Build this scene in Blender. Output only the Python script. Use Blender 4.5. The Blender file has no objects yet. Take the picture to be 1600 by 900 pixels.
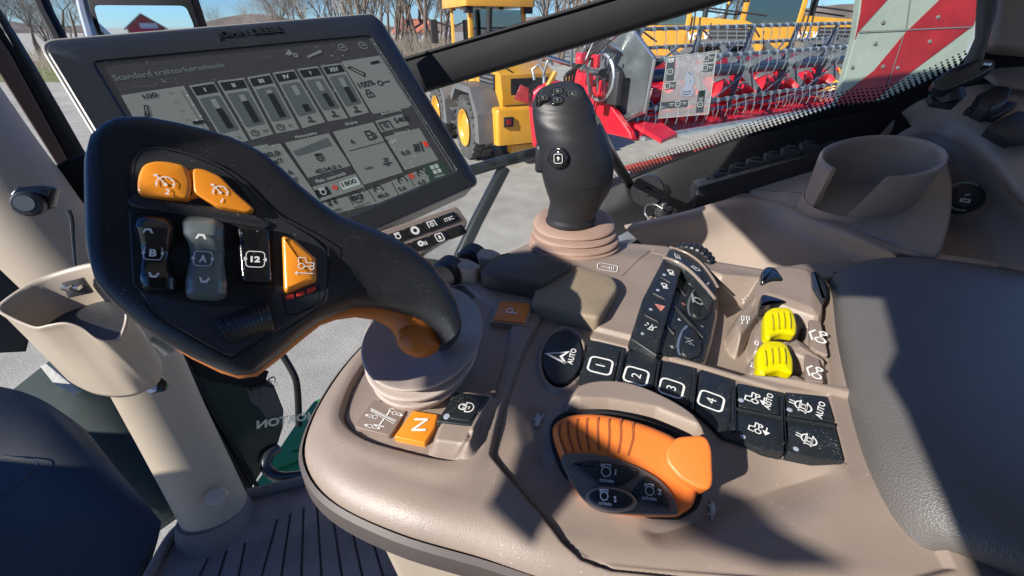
import bpy, math, random
import numpy as np
from mathutils import Vector, Matrix
PI = math.pi
R = math.radians
S = bpy.context.scene
COL = S.collection
# ------------------------------------------------------------------ camera, sky, sun
CZ = 2.35                                   # height of the camera above the yard
F_PX, HOR = 650.0, 45.0
TH = math.atan2(450 - HOR, F_PX)
cam = bpy.data.cameras.new('camera')
cam.sensor_width = 36.0; cam.lens = 36.0 * F_PX / 1600.0
cam.clip_start = 0.01; cam.clip_end = 3000
camo = bpy.data.objects.new('camera', cam); COL.objects.link(camo)
camo.location = (0, 0, CZ); camo.rotation_euler = (PI/2 - TH, 0, 0)
S.camera = camo
SUN = np.array([0.80, 0.56, -0.60]); SUN = SUN/np.linalg.norm(SUN)     # direction the light travels
W = bpy.data.worlds.new('World'); S.world = W; W.use_nodes = True
nt = W.node_tree; nt.nodes.clear()
sky = nt.nodes.new('ShaderNodeTexSky'); sky.sky_type = 'NISHITA'; sky.sun_disc = False
el = math.asin(-SUN[2]); az = math.atan2(-SUN[0], -SUN[1])
sky.sun_elevation = el; sky.sun_rotation = az
sky.air_density = 1.0; sky.dust_density = 0.0; sky.ozone_density = 2.0; sky.altitude = 50
bg = nt.nodes.new('ShaderNodeBackground'); bg.inputs[1].default_value = 0.085
wo = nt.nodes.new('ShaderNodeOutputWorld')
tm = nt.nodes.new('ShaderNodeMix'); tm.data_type = 'RGBA'; tm.blend_type = 'MULTIPLY'; tm.inputs[0].default_value = 1.0; tm.inputs[7].default_value = (.39, .65, 1.12, 1)
nt.links.new(sky.outputs[0], tm.inputs[6]); nt.links.new(tm.outputs[2], bg.inputs[0]); nt.links.new(bg.outputs[0], wo.inputs[0])
sl = bpy.data.lights.new('sun', 'SUN'); sl.energy = 5.0; sl.angle = R(0.53); sl.color = (1.0, 0.94, 0.85)
so = bpy.data.objects.new('sun', sl); COL.objects.link(so)
so.rotation_euler = Vector(SUN).to_track_quat('-Z', 'Y').to_euler()
so.location = (-3, -2, 6)
S.view_settings.view_transform = 'Standard'; S.view_settings.look = 'None'
S.view_settings.exposure = 0.62; S.view_settings.gamma = 1.0
S.view_settings.use_curve_mapping = False

# ------------------------------------------------------------------ geometry helpers
C0 = np.array([0, 0, CZ])
_F = np.array([0, math.cos(TH), -math.sin(TH)]); _U = np.array([0, math.sin(TH), math.cos(TH)]); _X = np.array([1., 0, 0])
def ray(x, y): return _F + _X*((x-800)/F_PX) + _U*((450-y)/F_PX)
def nrm(v):
    v = np.asarray(v, float); return v/np.linalg.norm(v)
def U(x, y, t): return C0 + ray(x, y)*t                    # point seen at a photo pixel, t metres deep
def UZ(x, y, z):                                           # point seen at a photo pixel, z metres above/below the camera
    d = ray(x, y); return C0 + d*(z/d[2])
class PL:                                                  # a real plane; pixels of the photo are intersected with it
    def __init__(s, o, n):
        s.o = np.asarray(o, float); s.n = nrm(n)
        if s.n @ (C0 - s.o) < 0: s.n = -s.n
    def p(s, x, y, h=0.0):
        d = ray(x, y); t = ((s.o + s.n*h - C0) @ s.n)/(d @ s.n)
        return C0 + d*t
    def sc(s, x, y): return np.linalg.norm(s.p(x+1, y)-s.p(x-1, y))/2   # metres per pixel there
def PZ(z): return PL(C0+np.array([0, 0, z]), (0, 0, 1))
class MB:
    def __init__(s): s.V = []; s.F = []
    def add(s, V, F):
        b = len(s.V); s.V.extend([tuple(map(float, v)) for v in V]); s.F.extend([tuple(i+b for i in f) for f in F]); return s
MATS = {}
def link(o, parent=None):
    COL.objects.link(o)
    if parent is not None:
        o.parent = parent
        o.matrix_parent_inverse = Matrix.Translation(-parent.location) if parent.type == 'EMPTY' else Matrix.Identity(4)
    return o
def mk(name, mb, mat, parent=None, smooth=True, ang=35, label=None):
    me = bpy.data.meshes.new(name)
    me.from_pydata(mb.V, [], mb.F); me.update()
    if smooth:
        me.polygons.foreach_set('use_smooth', [True]*len(me.polygons))
        try: me.set_sharp_from_angle(angle=R(ang))
        except Exception: pass
    me.materials.append(mat)
    o = bpy.data.objects.new(name, me); link(o, parent)
    if label: o['label'] = label
    return o
def thing(name, label, cat, loc, group=None):
    o = bpy.data.objects.new(name, None); COL.objects.link(o)
    o.location = tuple(map(float, loc)); o['label'] = label; o['category'] = cat
    o.empty_display_size = 0.02
    if group: o['group'] = group
    return o
def tag(o, label=None, cat=None, group=None, kind=None):
    if label: o['label'] = label
    if cat: o['category'] = cat
    if group: o['group'] = group
    if kind: o['kind'] = kind
    return o
def cr(P, n=6, closed=False):                              # Catmull-Rom through points
    P = [np.asarray(p, float) for p in P]; N = len(P); out = []
    for i in range(N if closed else N-1):
        if closed: a, b, c, d = P[(i-1) % N], P[i], P[(i+1) % N], P[(i+2) % N]
        else: a, b, c, d = P[max(i-1, 0)], P[i], P[i+1], P[min(i+2, N-1)]
        for k in range(n):
            u = k/n
            out.append(0.5*((2*b)+(c-a)*u+(2*a-5*b+4*c-d)*u*u+(3*b-a-3*c+d)*u**3))
    if not closed: out.append(P[-1])
    return out
def rnd(P, r, n=4):                                        # round a 2-D polygon's corners
    P = [np.asarray(p, float) for p in P]; out = []; N = len(P)
    for i in range(N):
        a, b, c = P[i-1], P[i], P[(i+1) % N]
        ra = min(r, np.linalg.norm(a-b)*.45); rc = min(r, np.linalg.norm(c-b)*.45)
        p0 = b+(a-b)/max(np.linalg.norm(a-b), 1e-9)*ra; p2 = b+(c-b)/max(np.linalg.norm(c-b), 1e-9)*rc
        for k in range(n+1):
            u = k/n; out.append((1-u)**2*p0+2*u*(1-u)*b+u*u*p2)
    return out
def ell(cx, cy, rx, ry, rot=0, n=32):
    c, s = math.cos(R(rot)), math.sin(R(rot))
    return [(cx+rx*math.cos(a)*c-ry*math.sin(a)*s, cy+rx*math.cos(a)*s+ry*math.sin(a)*c) for a in [2*PI*k/n for k in range(n)]]
def frame(n):
    n = nrm(n); a = np.array([1., 0, 0]) if abs(n[0]) < .8 else np.array([0, 1., 0])
    u = nrm(np.cross(a, n)); return u, np.cross(n, u)
def offs(P, n, d):                                         # inset a closed planar 3-D loop by d
    u, v = frame(n); Q = np.array([[p@u, p@v] for p in P]); N = len(Q)
    A = 0.5*sum(Q[i][0]*Q[(i+1) % N][1]-Q[(i+1) % N][0]*Q[i][1] for i in range(N)); sg = 1 if A > 0 else -1
    out = []
    for i in range(N):
        e0 = Q[i]-Q[i-1]; e1 = Q[(i+1) % N]-Q[i]
        e0 = e0/(np.linalg.norm(e0)+1e-12); e1 = e1/(np.linalg.norm(e1)+1e-12)
        n0 = np.array([-e0[1], e0[0]])*sg; n1 = np.array([-e1[1], e1[0]])*sg
        m = n0+n1; l = np.linalg.norm(m)
        m = n0 if l < 1e-6 else m/l
        k = 1/max(0.5, m@n0)
        out.append(P[i]+(u*m[0]+v*m[1])*d*k)
    return out
def solid(mb, P, n, depth, b=0.0, seg=3, dome=0.0):
    """planar loop P is the TOP outline; goes down by depth along -n, with a rounded top edge of radius b"""
    n = nrm(n); P = [np.asarray(p, float) for p in P]; N = len(P); rings = [[p-n*depth for p in P]]
    if b > 0:
        rings.append([p-n*b for p in P])
        for k in range(1, seg+1):
            a = PI/2*k/seg
            Q = offs(P, n, b*(1-math.cos(a))); rings.append([q-n*b*(1-math.sin(a)) for q in Q])
    else: rings.append(P)
    V = [p for r in rings for p in r]; F = []
    for j in range(len(rings)-1):
        for i in range(N):
            i2 = (i+1) % N; F.append((j*N+i, j*N+i2, (j+1)*N+i2, (j+1)*N+i))
    top = (len(rings)-1)*N
    if dome:
        c = sum(rings[-1])/N
        last = rings[-1]; cur = top
        for k in (0.75, 0.5, 0.25):
            V += [c+(p-c)*k+n*dome*(1-k*k) for p in last]; nb = len(V)-N
            for i in range(N):
                i2 = (i+1) % N; F.append((cur+i, cur+i2, nb+i2, nb+i))
            cur = nb
        V.append(c+n*dome)
        for i in range(N): F.append((cur+i, cur+(i+1) % N, len(V)-1))
    else: F.append(tuple(range(top, top+N)))
    F.append(tuple(range(N-1, -1, -1)))
    return mb.add(V, F)
def plate(pl, px, h1, depth, b=0.0004, r=0, dome=0.0, mb=None, n=4):
    mb = mb or MB()
    if r: px = rnd(px, r, n)
    return solid(mb, [pl.p(x, y, h1) for x, y in px], pl.n, depth, b, 3, dome)
def ribbon(pl, px, w, h, closed=False, mb=None, pts=None, thick=0.0):
    """flat printed line of width w (m) through pixels"""
    mb = mb or MB()
    P = pts if pts is not None else [pl.p(x, y, h) for x, y in px]
    n = pl.n; N = len(P); L = []; Rr = []
    for i in range(N):
        a = P[i-1] if (closed or i > 0) else None; c = P[(i+1) % N] if (closed or i < N-1) else None
        d0 = nrm(P[i]-a) if a is not None and np.linalg.norm(P[i]-a) > 1e-9 else None
        d1 = nrm(c-P[i]) if c is not None and np.linalg.norm(c-P[i]) > 1e-9 else None
        if d0 is None: d0 = d1
        if d1 is None: d1 = d0
        s0 = np.cross(n, d0); s1 = np.cross(n, d1); m = s0+s1
        l = np.linalg.norm(m); m = s0 if l < 1e-6 else m/l
        k = min(1/max(m@s0, .4), 1.8)
        L.append(P[i]+m*w/2*k); Rr.append(P[i]-m*w/2*k)
    V = L+Rr; F = []
    for i in range(N if closed else N-1):
        j = (i+1) % N; F.append((i, N+i, N+j, j))
    return mb.add(V, F)
def circ(cx, cy, r, n=16, a0=0, a1=360):
    m = n if a1-a0 == 360 else n+1
    return [(cx+r*math.cos(R(a0+(a1-a0)*k/n)), cy+r*math.sin(R(a0+(a1-a0)*k/n))) for k in range(m)]
def local(pl, c, right, hpx, h):
    """frame for an icon: centre pixel, pixel vector of its right direction, half size in pixels"""
    o = pl.p(c[0], c[1], h); rx = nrm(pl.p(c[0]+right[0], c[1]+right[1], h)-o); up = np.cross(pl.n, rx)
    l = math.hypot(*right); s = np.linalg.norm(pl.p(c[0]+right[0]/l*hpx, c[1]+right[1]/l*hpx, h)-o)
    return o, rx, up, s
def icon(pl, c, right, hpx, strokes, name='icon', mat=None, parent=None, h=0.0003, w=0.09, sy=1.0, mir=1):
    o, rx, up, s = local(pl, c, right, hpx, h); mb = MB()
    for st in strokes:
        fill = False; cl = False; ww = w
        if isinstance(st, dict): fill = st.get('f', False); cl = st.get('c', False); ww = st.get('w', w); st = st['p']
        pts = [o+rx*x*s*mir+up*y*s*sy for x, y in st]
        if fill: mb.add(pts, [tuple(range(len(pts)))])
        else: ribbon(pl, None, s*ww*2, 0, cl, mb, pts)
    return mk(name, mb, mat or MATS['white_print'], parent, smooth=False)
_tc = {}
def glyphs(s, off):
    k = (s, off)
    if k in _tc: return _tc[k]
    cu = bpy.data.curves.new('lettering', 'FONT'); cu.body = s; cu.offset = off; cu.resolution_u = 3
    ob = bpy.data.objects.new('lettering', cu); COL.objects.link(ob)
    dg = bpy.context.evaluated_depsgraph_get(); me = bpy.data.meshes.new_from_object(ob.evaluated_get(dg))
    V = np.array([v.co[:] for v in me.vertices]); F = [tuple(p.vertices) for p in me.polygons]
    bpy.data.objects.remove(ob); bpy.data.curves.remove(cu); bpy.data.meshes.remove(me)
    lo = V.min(0); hi = V.max(0); V = (V-(lo+hi)/2); wd, ht = (hi-lo)[:2]
    _tc[k] = (V, F, wd, ht); return _tc[k]
def text(pl, s, a, b, hpx, name='lettering', mat=None, parent=None, h=0.0003, off=0.02, mb=None, mir=False, thick=0):
    """text between pixel a (left middle) and pixel b (right middle), hpx pixels tall"""
    V, F, wd, ht = glyphs(s, off)
    A = pl.p(a[0], a[1], h); B = pl.p(b[0], b[1], h); o = (A+B)/2; ax = B-A; w = np.linalg.norm(ax); ax = ax/w
    up = np.cross(pl.n, ax); m = MB() if mb is None else mb
    hh = hpx*_mpp(pl, o)
    if w/hh > 1.25*wd/ht: w = 1.2*wd/ht*hh
    if mir: ax, V0 = ax, V*np.array([-1, 1, 1])
    else: V0 = V
    pts = [o+ax*(v[0]/wd*w)+up*(v[1]/ht*hh) for v in V0]
    if thick:
        N = len(pts); m.add([p+pl.n*thick for p in pts], F)
        ed = {}
        for f in F:
            for i in range(len(f)):
                e = (f[i], f[(i+1) % len(f)])
                if (e[1], e[0]) in ed: del ed[(e[1], e[0])]
                else: ed[e] = 1
        m.add(pts+[p+pl.n*thick for p in pts], [(e[0], e[1], e[1]+N, e[0]+N) for e in ed])
    else: m.add(pts, F)
    if mb is not None: return mb
    return mk(name, m, mat or MATS['white_print'], parent, smooth=False)
def _mpp(pl, o):
    return abs((o-C0)@_F)/F_PX
def loft(mb, rings, cap=True, closed=True):
    N = len(rings[0]); V = [p for r in rings for p in r]; F = []
    for j in range(len(rings)-1):
        for i in range(N if closed else N-1):
            k = (i+1) % N; F.append((j*N+i, j*N+k, (j+1)*N+k, (j+1)*N+i))
    if cap and closed:
        F.append(tuple(range(N-1, -1, -1))); F.append(tuple(range((len(rings)-1)*N, len(rings)*N)))
    return mb.add(V, F)
def tube(mb, P, r, n=12, cap=True):
    P = [np.asarray(p, float) for p in P]; N = len(P)
    rr = r if hasattr(r, '__len__') else [r]*N
    if len(rr) != N: rr = np.interp(np.linspace(0, 1, N), np.linspace(0, 1, len(rr)), rr)
    rings = []; u = None
    for i in range(N):
        t = nrm(P[min(i+1, N-1)]-P[max(i-1, 0)])
        if u is None: u, _ = frame(t)
        u = nrm(u-t*(u@t)); v = np.cross(t, u)
        rings.append([P[i]+(u*math.cos(a)+v*math.sin(a))*rr[i] for a in [2*PI*k/n for k in range(n)]])
    return loft(mb, rings, cap)
def circle_ring(c, r, n=32, nz=(0, 0, 1), ry=None, u=None):
    nz = nrm(nz)
    if u is None: u, v = frame(nz)
    else:
        u = nrm(np.asarray(u, float)-nz*(np.asarray(u, float)@nz)); v = np.cross(nz, u)
    ry = ry or r
    return [np.asarray(c)+u*math.cos(a)*r+v*math.sin(a)*ry for a in [2*PI*k/n for k in range(n)]]
def box(mb, c, dx, dy, dz, ax=None, bev=0.0):
    """box centred at c with half sizes along the (x,y,z) rows of ax"""
    ax = np.eye(3) if ax is None else np.asarray(ax); c = np.asarray(c, float)
    P = [c+ax[0]*sx*dx+ax[1]*sy*dy+ax[2]*dz for sx, sy in ((-1, -1), (1, -1), (1, 1), (-1, 1))]
    if bev:
        Q = []
        for i in range(4):
            a, b, d = P[i-1], P[i], P[(i+1) % 4]
            for k in range(4):
                q = k/3; p0 = b+nrm(a-b)*bev; p2 = b+nrm(d-b)*bev; Q.append((1-q)**2*p0+2*q*(1-q)*b+q*q*p2)
        P = Q
    return solid(mb, P, ax[2], 2*dz, bev, 2)
def patch(mb, rows, n=6, m=6, thick=0.0):
    """smooth surface through a grid of 3-D points"""
    rows = [cr(r, n) for r in rows]; cols = list(zip(*rows)); cols = [cr(c, m) for c in cols]
    nr, nc = len(cols[0]), len(cols); V = [cols[j][i] for i in range(nr) for j in range(nc)]
    F = [(i*nc+j, i*nc+j+1, (i+1)*nc+j+1, (i+1)*nc+j) for i in range(nr-1) for j in range(nc-1)]
    return mb.add(V, F)
def inpoly_sd(X, Y, P):
    """signed distance (negative inside) of arrays X,Y to polygon P"""
    P = np.asarray(P, float); d = np.full(X.shape, 1e9); ins = np.zeros(X.shape, bool)
    for i in range(len(P)):
        a = P[i]; b = P[(i+1) % len(P)]; e = b-a
        wx, wy = X-a[0], Y-a[1]; t = np.clip((wx*e[0]+wy*e[1])/(e@e+1e-15), 0, 1)
        d = np.minimum(d, np.hypot(wx-e[0]*t, wy-e[1]*t))
        c = ((a[1] > Y) != (b[1] > Y))
        with np.errstate(divide='ignore', invalid='ignore'):
            xi = (b[0]-a[0])*(Y-a[1])/(b[1]-a[1]+1e-15)+a[0]
        ins ^= (c & (X < xi))
    return np.where(ins, -d, d)
def line_d(X, Y, P):
    P = np.asarray(P, float); d = np.full(X.shape, 1e9)
    for i in range(len(P)-1):
        a = P[i]; e = P[i+1]-a; wx, wy = X-a[0], Y-a[1]; t = np.clip((wx*e[0]+wy*e[1])/(e@e+1e-15), 0, 1)
        d = np.minimum(d, np.hypot(wx-e[0]*t, wy-e[1]*t))
    return d
def sst(x, a, b):
    t = np.clip((x-a)/(b-a), 0, 1); return t*t*(3-2*t)

# ------------------------------------------------------------------ materials
def mat(name, col, rough=0.5, metal=0.0, spec=0.5, bump=0.0, bscale=900.0, var=0.0, vscale=8.0, dust=0.0, dcol=(.55, .55, .52), coat=0.0, dscale=900.0, emit=None, voro=False, col2=None, rvar=0.0):
    m = bpy.data.materials.new(name); m.use_nodes = True; t = m.node_tree; b = t.nodes['Principled BSDF']
    b.inputs['Base Color'].default_value = (*col, 1); b.inputs['Roughness'].default_value = rough
    b.inputs['Metallic'].default_value = metal; b.inputs['Specular IOR Level'].default_value = spec
    if coat: b.inputs['Coat Weight'].default_value = coat; b.inputs['Coat Roughness'].default_value = 0.08
    tc = t.nodes.new('ShaderNodeTexCoord'); out = None
    def noise(sc, det=3, rg=0.55):
        n = t.nodes.new('ShaderNodeTexNoise'); n.inputs['Scale'].default_value = sc; n.inputs['Detail'].default_value = det
        n.inputs['Roughness'].default_value = rg; t.links.new(tc.outputs['Object'], n.inputs['Vector']); return n
    def mix(a, bb, fac):
        x = t.nodes.new('ShaderNodeMix'); x.data_type = 'RGBA'
        for i, v in ((6, a), (7, bb)):
            if isinstance(v, tuple): x.inputs[i].default_value = (*v, 1)
            else: t.links.new(v, x.inputs[i])
        t.links.new(fac, x.inputs[0]); return x.outputs[2]
    cur = tuple(col)
    if var:
        n = noise(vscale, 5); rp = t.nodes.new('ShaderNodeMapRange'); rp.inputs[1].default_value = .35; rp.inputs[2].default_value = .65
        t.links.new(n.outputs[0], rp.inputs[0])
        c2 = col2 or tuple(min(1, c*(1+var)) for c in col); c1 = tuple(c*(1-var) for c in col) if not col2 else col
        cur = mix(c1, c2, rp.outputs[0])
    if dust:
        n = noise(dscale, 2, .5); n2 = noise(dscale*.035, 2)
        ad = t.nodes.new('ShaderNodeMath'); ad.operation = 'MULTIPLY_ADD'; t.links.new(n2.outputs[0], ad.inputs[0]); ad.inputs[1].default_value = .22; t.links.new(n.outputs[0], ad.inputs[2])
        rp = t.nodes.new('ShaderNodeMapRange'); rp.inputs[1].default_value = .86-.12*dust; rp.inputs[2].default_value = .91-.10*dust
        t.links.new(ad.outputs[0], rp.inputs[0]); cur = mix(cur, tuple(dcol), rp.outputs[0])
    if not isinstance(cur, tuple): t.links.new(cur, b.inputs['Base Color'])
    if rvar:
        n = noise(vscale*1.7, 4); rp = t.nodes.new('ShaderNodeMapRange'); rp.inputs[1].default_value = .3; rp.inputs[2].default_value = .7
        rp.inputs[3].default_value = max(.02, rough-rvar); rp.inputs[4].default_value = min(1, rough+rvar)
        t.links.new(n.outputs[0], rp.inputs[0]); t.links.new(rp.outputs[0], b.inputs['Roughness'])
    if bump:
        if voro:
            n = t.nodes.new('ShaderNodeTexVoronoi'); n.inputs['Scale'].default_value = bscale; t.links.new(tc.outputs['Object'], n.inputs['Vector'])
        else: n = noise(bscale, 2)
        bp = t.nodes.new('ShaderNodeBump'); bp.inputs['Strength'].default_value = bump; bp.inputs['Distance'].default_value = 0.6/bscale
        t.links.new(n.outputs[0], bp.inputs['Height']); t.links.new(bp.outputs[0], b.inputs['Normal'])
    if emit:
        b.inputs['Emission Color'].default_value = (*emit[0], 1); b.inputs['Emission Strength'].default_value = emit[1]
    MATS[name] = m; return m
mat('taupe_plastic', (.262, .208, .172), .42, bump=.5, bscale=2300, var=.09, vscale=22, spec=.5, dust=.15, dcol=(.5, .46, .42), rvar=.07)
mat('taupe_plain', (.262, .208, .172), .5, bump=.2, bscale=1200, var=.05, vscale=20)
mat('taupe_smooth', (.27, .217, .182), .36, bump=.12, bscale=1200, var=.04, vscale=10, spec=.5, rvar=.05)
mat('taupe_label', (.24, .185, .155), .45)
mat('beige_plastic', (.36, .305, .235), .5, bump=.3, bscale=1100, var=.04, vscale=9, voro=True)
mat('beige_smooth', (.37, .31, .24), .42, bump=.08, bscale=900, var=.05, vscale=12, rvar=.06)
mat('boot_rubber', (.42, .35, .305), .6, bump=.3, bscale=900, var=.08, vscale=40)
mat('boot_rubber_brown', (.335, .225, .175), .5, bump=.15, bscale=900, var=.08, vscale=40, dust=.2)
mat('trim_plastic', (.36, .292, .245), .38, bump=.15, bscale=1500, var=.06, vscale=9, rvar=.06, dust=.1, dcol=(.5, .47, .43))
mat('park_orange', (.66, .20, .02), .35)
mat('leather', (.27, .215, .145), .5, bump=.6, bscale=1500, var=.07, vscale=30, voro=True)
mat('armrest_vinyl', (.118, .111, .106), .5, bump=.55, bscale=1300, var=.04, vscale=20, voro=True)
mat('black_plastic', (.018, .019, .022), .42, bump=.15, bscale=1800, var=.15, vscale=30, dust=.12, spec=.5)
mat('black_rubber', (.016, .018, .021), .38, bump=.12, bscale=2200, dust=.20, dscale=2600, spec=.5, var=.2, vscale=40)
mat('black_speckled', (.024, .026, .03), .42, bump=.4, bscale=2400, dust=.25, dscale=2200, spec=.55)
mat('gloss_black', (.008, .009, .01), .14, coat=.4, dust=.1, bump=.05, bscale=500)
mat('gloss_grey', (.14, .17, .165), .22, coat=.3, bump=.05, bscale=500)
mat('button_black', (.014, .018, .021), .40, dust=.45, dscale=2000, bump=.12, bscale=1800)
mat('grip_black', (.02, .021, .024), .43, bump=.45, bscale=1500, dust=.08, spec=.5, var=.1, vscale=25)
mat('gloss_print_black', (.02, .02, .02), .2)
mat('orange_button', (.80, .27, .02), .28, bump=.08, bscale=900, var=.05, vscale=40, coat=.3)
mat('orange_plastic', (.72, .18, .03), .4, bump=.25, bscale=1500, var=.05, vscale=30)
mat('groove_orange', (.26, .06, .01), .6)
mat('orange_dark', (.50, .15, .02), .38, bump=.25, bscale=1200, var=.06, vscale=30)
mat('yellow_plastic', (.56, .49, .0), .3, bump=.1, bscale=900, var=.03, vscale=40)
mat('white_print', (.80, .80, .78), .5)
mat('grey_print', (.42, .44, .46), .5)
mat('blue_grey_print', (.35, .40, .50), .5)
mat('red_print', (.75, .05, .03), .4)
mat('salmon_print', (.80, .28, .22), .5)
mat('dark_print', (.03, .04, .05), .5)
mat('dark_grey', (.07, .068, .066), .45, bump=.2, bscale=1200)
mat('seam_dark', (.006, .006, .006), .8)
mat('screen_glass', (.026, .026, .029), .12, spec=.6, emit=((.3, .32, .35), .03), dust=.3, dscale=420, dcol=(.4, .4, .38))
mat('screen_pale', (.145, .160, .148), .3, emit=((.55, .62, .56), .045), dust=.3, dscale=420)
mat('screen_mid', (.05, .06, .062), .3, emit=((.4, .5, .5), .04))
mat('screen_mid2', (.10, .13, .12), .3, emit=((.4, .5, .45), .05))
mat('screen_ink', (.012, .016, .02), .3)
mat('screen_light', (.28, .33, .31), .3, emit=((.6, .7, .66), .1))
mat('screen_green', (.03, .06, .045), .3)
mat('monitor_black', (.020, .023, .027), .36, bump=.3, bscale=1500, dust=.25, dscale=1500, spec=.6)
mat('monitor_rim', (.40, .38, .34), .45)
mat('brown_trim', (.075, .045, .038), .5, bump=.2, bscale=700)
mat('black_trim', (.004, .0045, .006), .6, spec=.25, bump=.2, bscale=700)
mat('gloss_trim', (.02, .025, .03), .2)
mat('steel', (.62, .62, .60), .3, metal=1.0, bump=.1, bscale=300)
mat('zinc', (.42, .46, .48), .38, metal=.7, var=.15, vscale=6)
mat('reel_steel', (.13, .155, .17), .38, metal=.4, var=.2, vscale=4)
mat('reel_tube', (.025, .04, .07), .3, coat=.3)
mat('mat_rubber', (.125, .11, .105), .7, bump=.5, bscale=500, var=.25, vscale=14, dust=.5, dscale=500, dcol=(.3, .26, .2))
mat('navy_panel', (.004, .007, .011), .5, bump=.3, bscale=500, var=.15, vscale=6)
mat('green_paint', (.008, .20, .04), .45)
mat('crumpled_foil', (.34, .34, .32), .8, bump=.5, bscale=60)
mat('leather_shaded', (.085, .068, .055), .5, bump=.4, bscale=1500, voro=True)  # pad leather darkened: its cast shadow is put into the colour
mat('knob_frame', (.13, .108, .095), .5)
mat('dark_green', (.006, .022, .018), .35, coat=.1)
mat('mudguard_dark', (.02, .03, .03), .75, spec=.2, var=.2, vscale=9)
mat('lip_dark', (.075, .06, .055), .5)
mat('plate_grey', (.13, .145, .15), .4, metal=.4, var=.2, vscale=5)
mat('loader_yellow', (.68, .33, .03), .35, var=.08, vscale=3, coat=.2)
mat('loader_grey', (.13, .13, .13), .55, var=.12, vscale=3)
mat('loader_dark', (.02, .02, .02), .6)
mat('tyre', (.075, .073, .07), .8, bump=.5, bscale=40, var=.25, vscale=6)
mat('header_red', (.62, .015, .03), .3, coat=.4, var=.08, vscale=3)
mat('board_red', (.26, .015, .015), .35, var=.25, vscale=9, coat=.2)
mat('board_white', (.25, .30, .26), .5, var=.08, vscale=6, bump=.1, bscale=40)
mat('bark', (.17, .13, .10), .9, var=.2, vscale=3)
mat('twig', (.21, .18, .14), .9, var=.25, vscale=1)
mat('evergreen', (.05, .07, .03), .8, var=.3, vscale=1)
mat('brick_red', (.42, .07, .05), .7, var=.12, vscale=2)
mat('roof_lining', (.62, .60, .56), .8)
mat('roof_dark', (.05, .045, .05), .6)
mat('white_wall', (.70, .70, .68), .6)
mat('fabric', (.05, .055, .065), .8, bump=.4, bscale=300)
def glassy(name, tint, gloss=0.12, rough=0.02):
    m = bpy.data.materials.new(name); m.use_nodes = True; t = m.node_tree; t.nodes.clear()
    o = t.nodes.new('ShaderNodeOutputMaterial'); a = t.nodes.new('ShaderNodeBsdfTransparent'); a.inputs[0].default_value = (*tint, 1)
    g = t.nodes.new('ShaderNodeBsdfGlossy'); g.inputs['Roughness'].default_value = rough
    fr = t.nodes.new('ShaderNodeFresnel'); fr.inputs[0].default_value = 1.45
    ad = t.nodes.new('ShaderNodeMath'); ad.operation = 'MULTIPLY_ADD'; ad.inputs[1].default_value = .8; ad.inputs[2].default_value = gloss
    t.links.new(fr.outputs[0], ad.inputs[0]); mx = t.nodes.new('ShaderNodeMixShader')
    t.links.new(ad.outputs[0], mx.inputs[0]); t.links.new(a.outputs[0], mx.inputs[1]); t.links.new(g.outputs[0], mx.inputs[2]); t.links.new(mx.outputs[0], o.inputs[0])
    MATS[name] = m; return m
glassy('window_glass', (.93, .96, .95), 0.0)
glassy('card_plastic', (.78, .77, .80), 0.10, .12)
_m = M_card = MATS['card_plastic']; _t = _m.node_tree; _d = _t.nodes.new('ShaderNodeBsdfDiffuse'); _d.inputs[0].default_value = (.75, .74, .76, 1); _x = _t.nodes.new('ShaderNodeMixShader'); _x.inputs[0].default_value = .22
_o = [n for n in _t.nodes if n.type == 'OUTPUT_MATERIAL'][0]; _prev = _o.inputs[0].links[0].from_socket; _t.links.new(_prev, _x.inputs[1]); _t.links.new(_d.outputs[0], _x.inputs[2]); _t.links.new(_x.outputs[0], _o.inputs[0])
glassy('loader_glass', (.25, .38, .36), 0.25)
glassy('mirror_dummy', (.5, .5, .5))
mm = mat('mirror', (.72, .80, .84), .02, metal=1.0)
def film(name, col, alpha):
    m = bpy.data.materials.new(name); m.use_nodes = True; b = m.node_tree.nodes['Principled BSDF']
    b.inputs['Base Color'].default_value = (*col, 1); b.inputs['Alpha'].default_value = alpha; b.inputs['Roughness'].default_value = .5
    MATS[name] = m
film('joystick_print', (.20, .24, .31), 1.0)
film('sticker_grey', (.35, .42, .40), .7)
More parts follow.
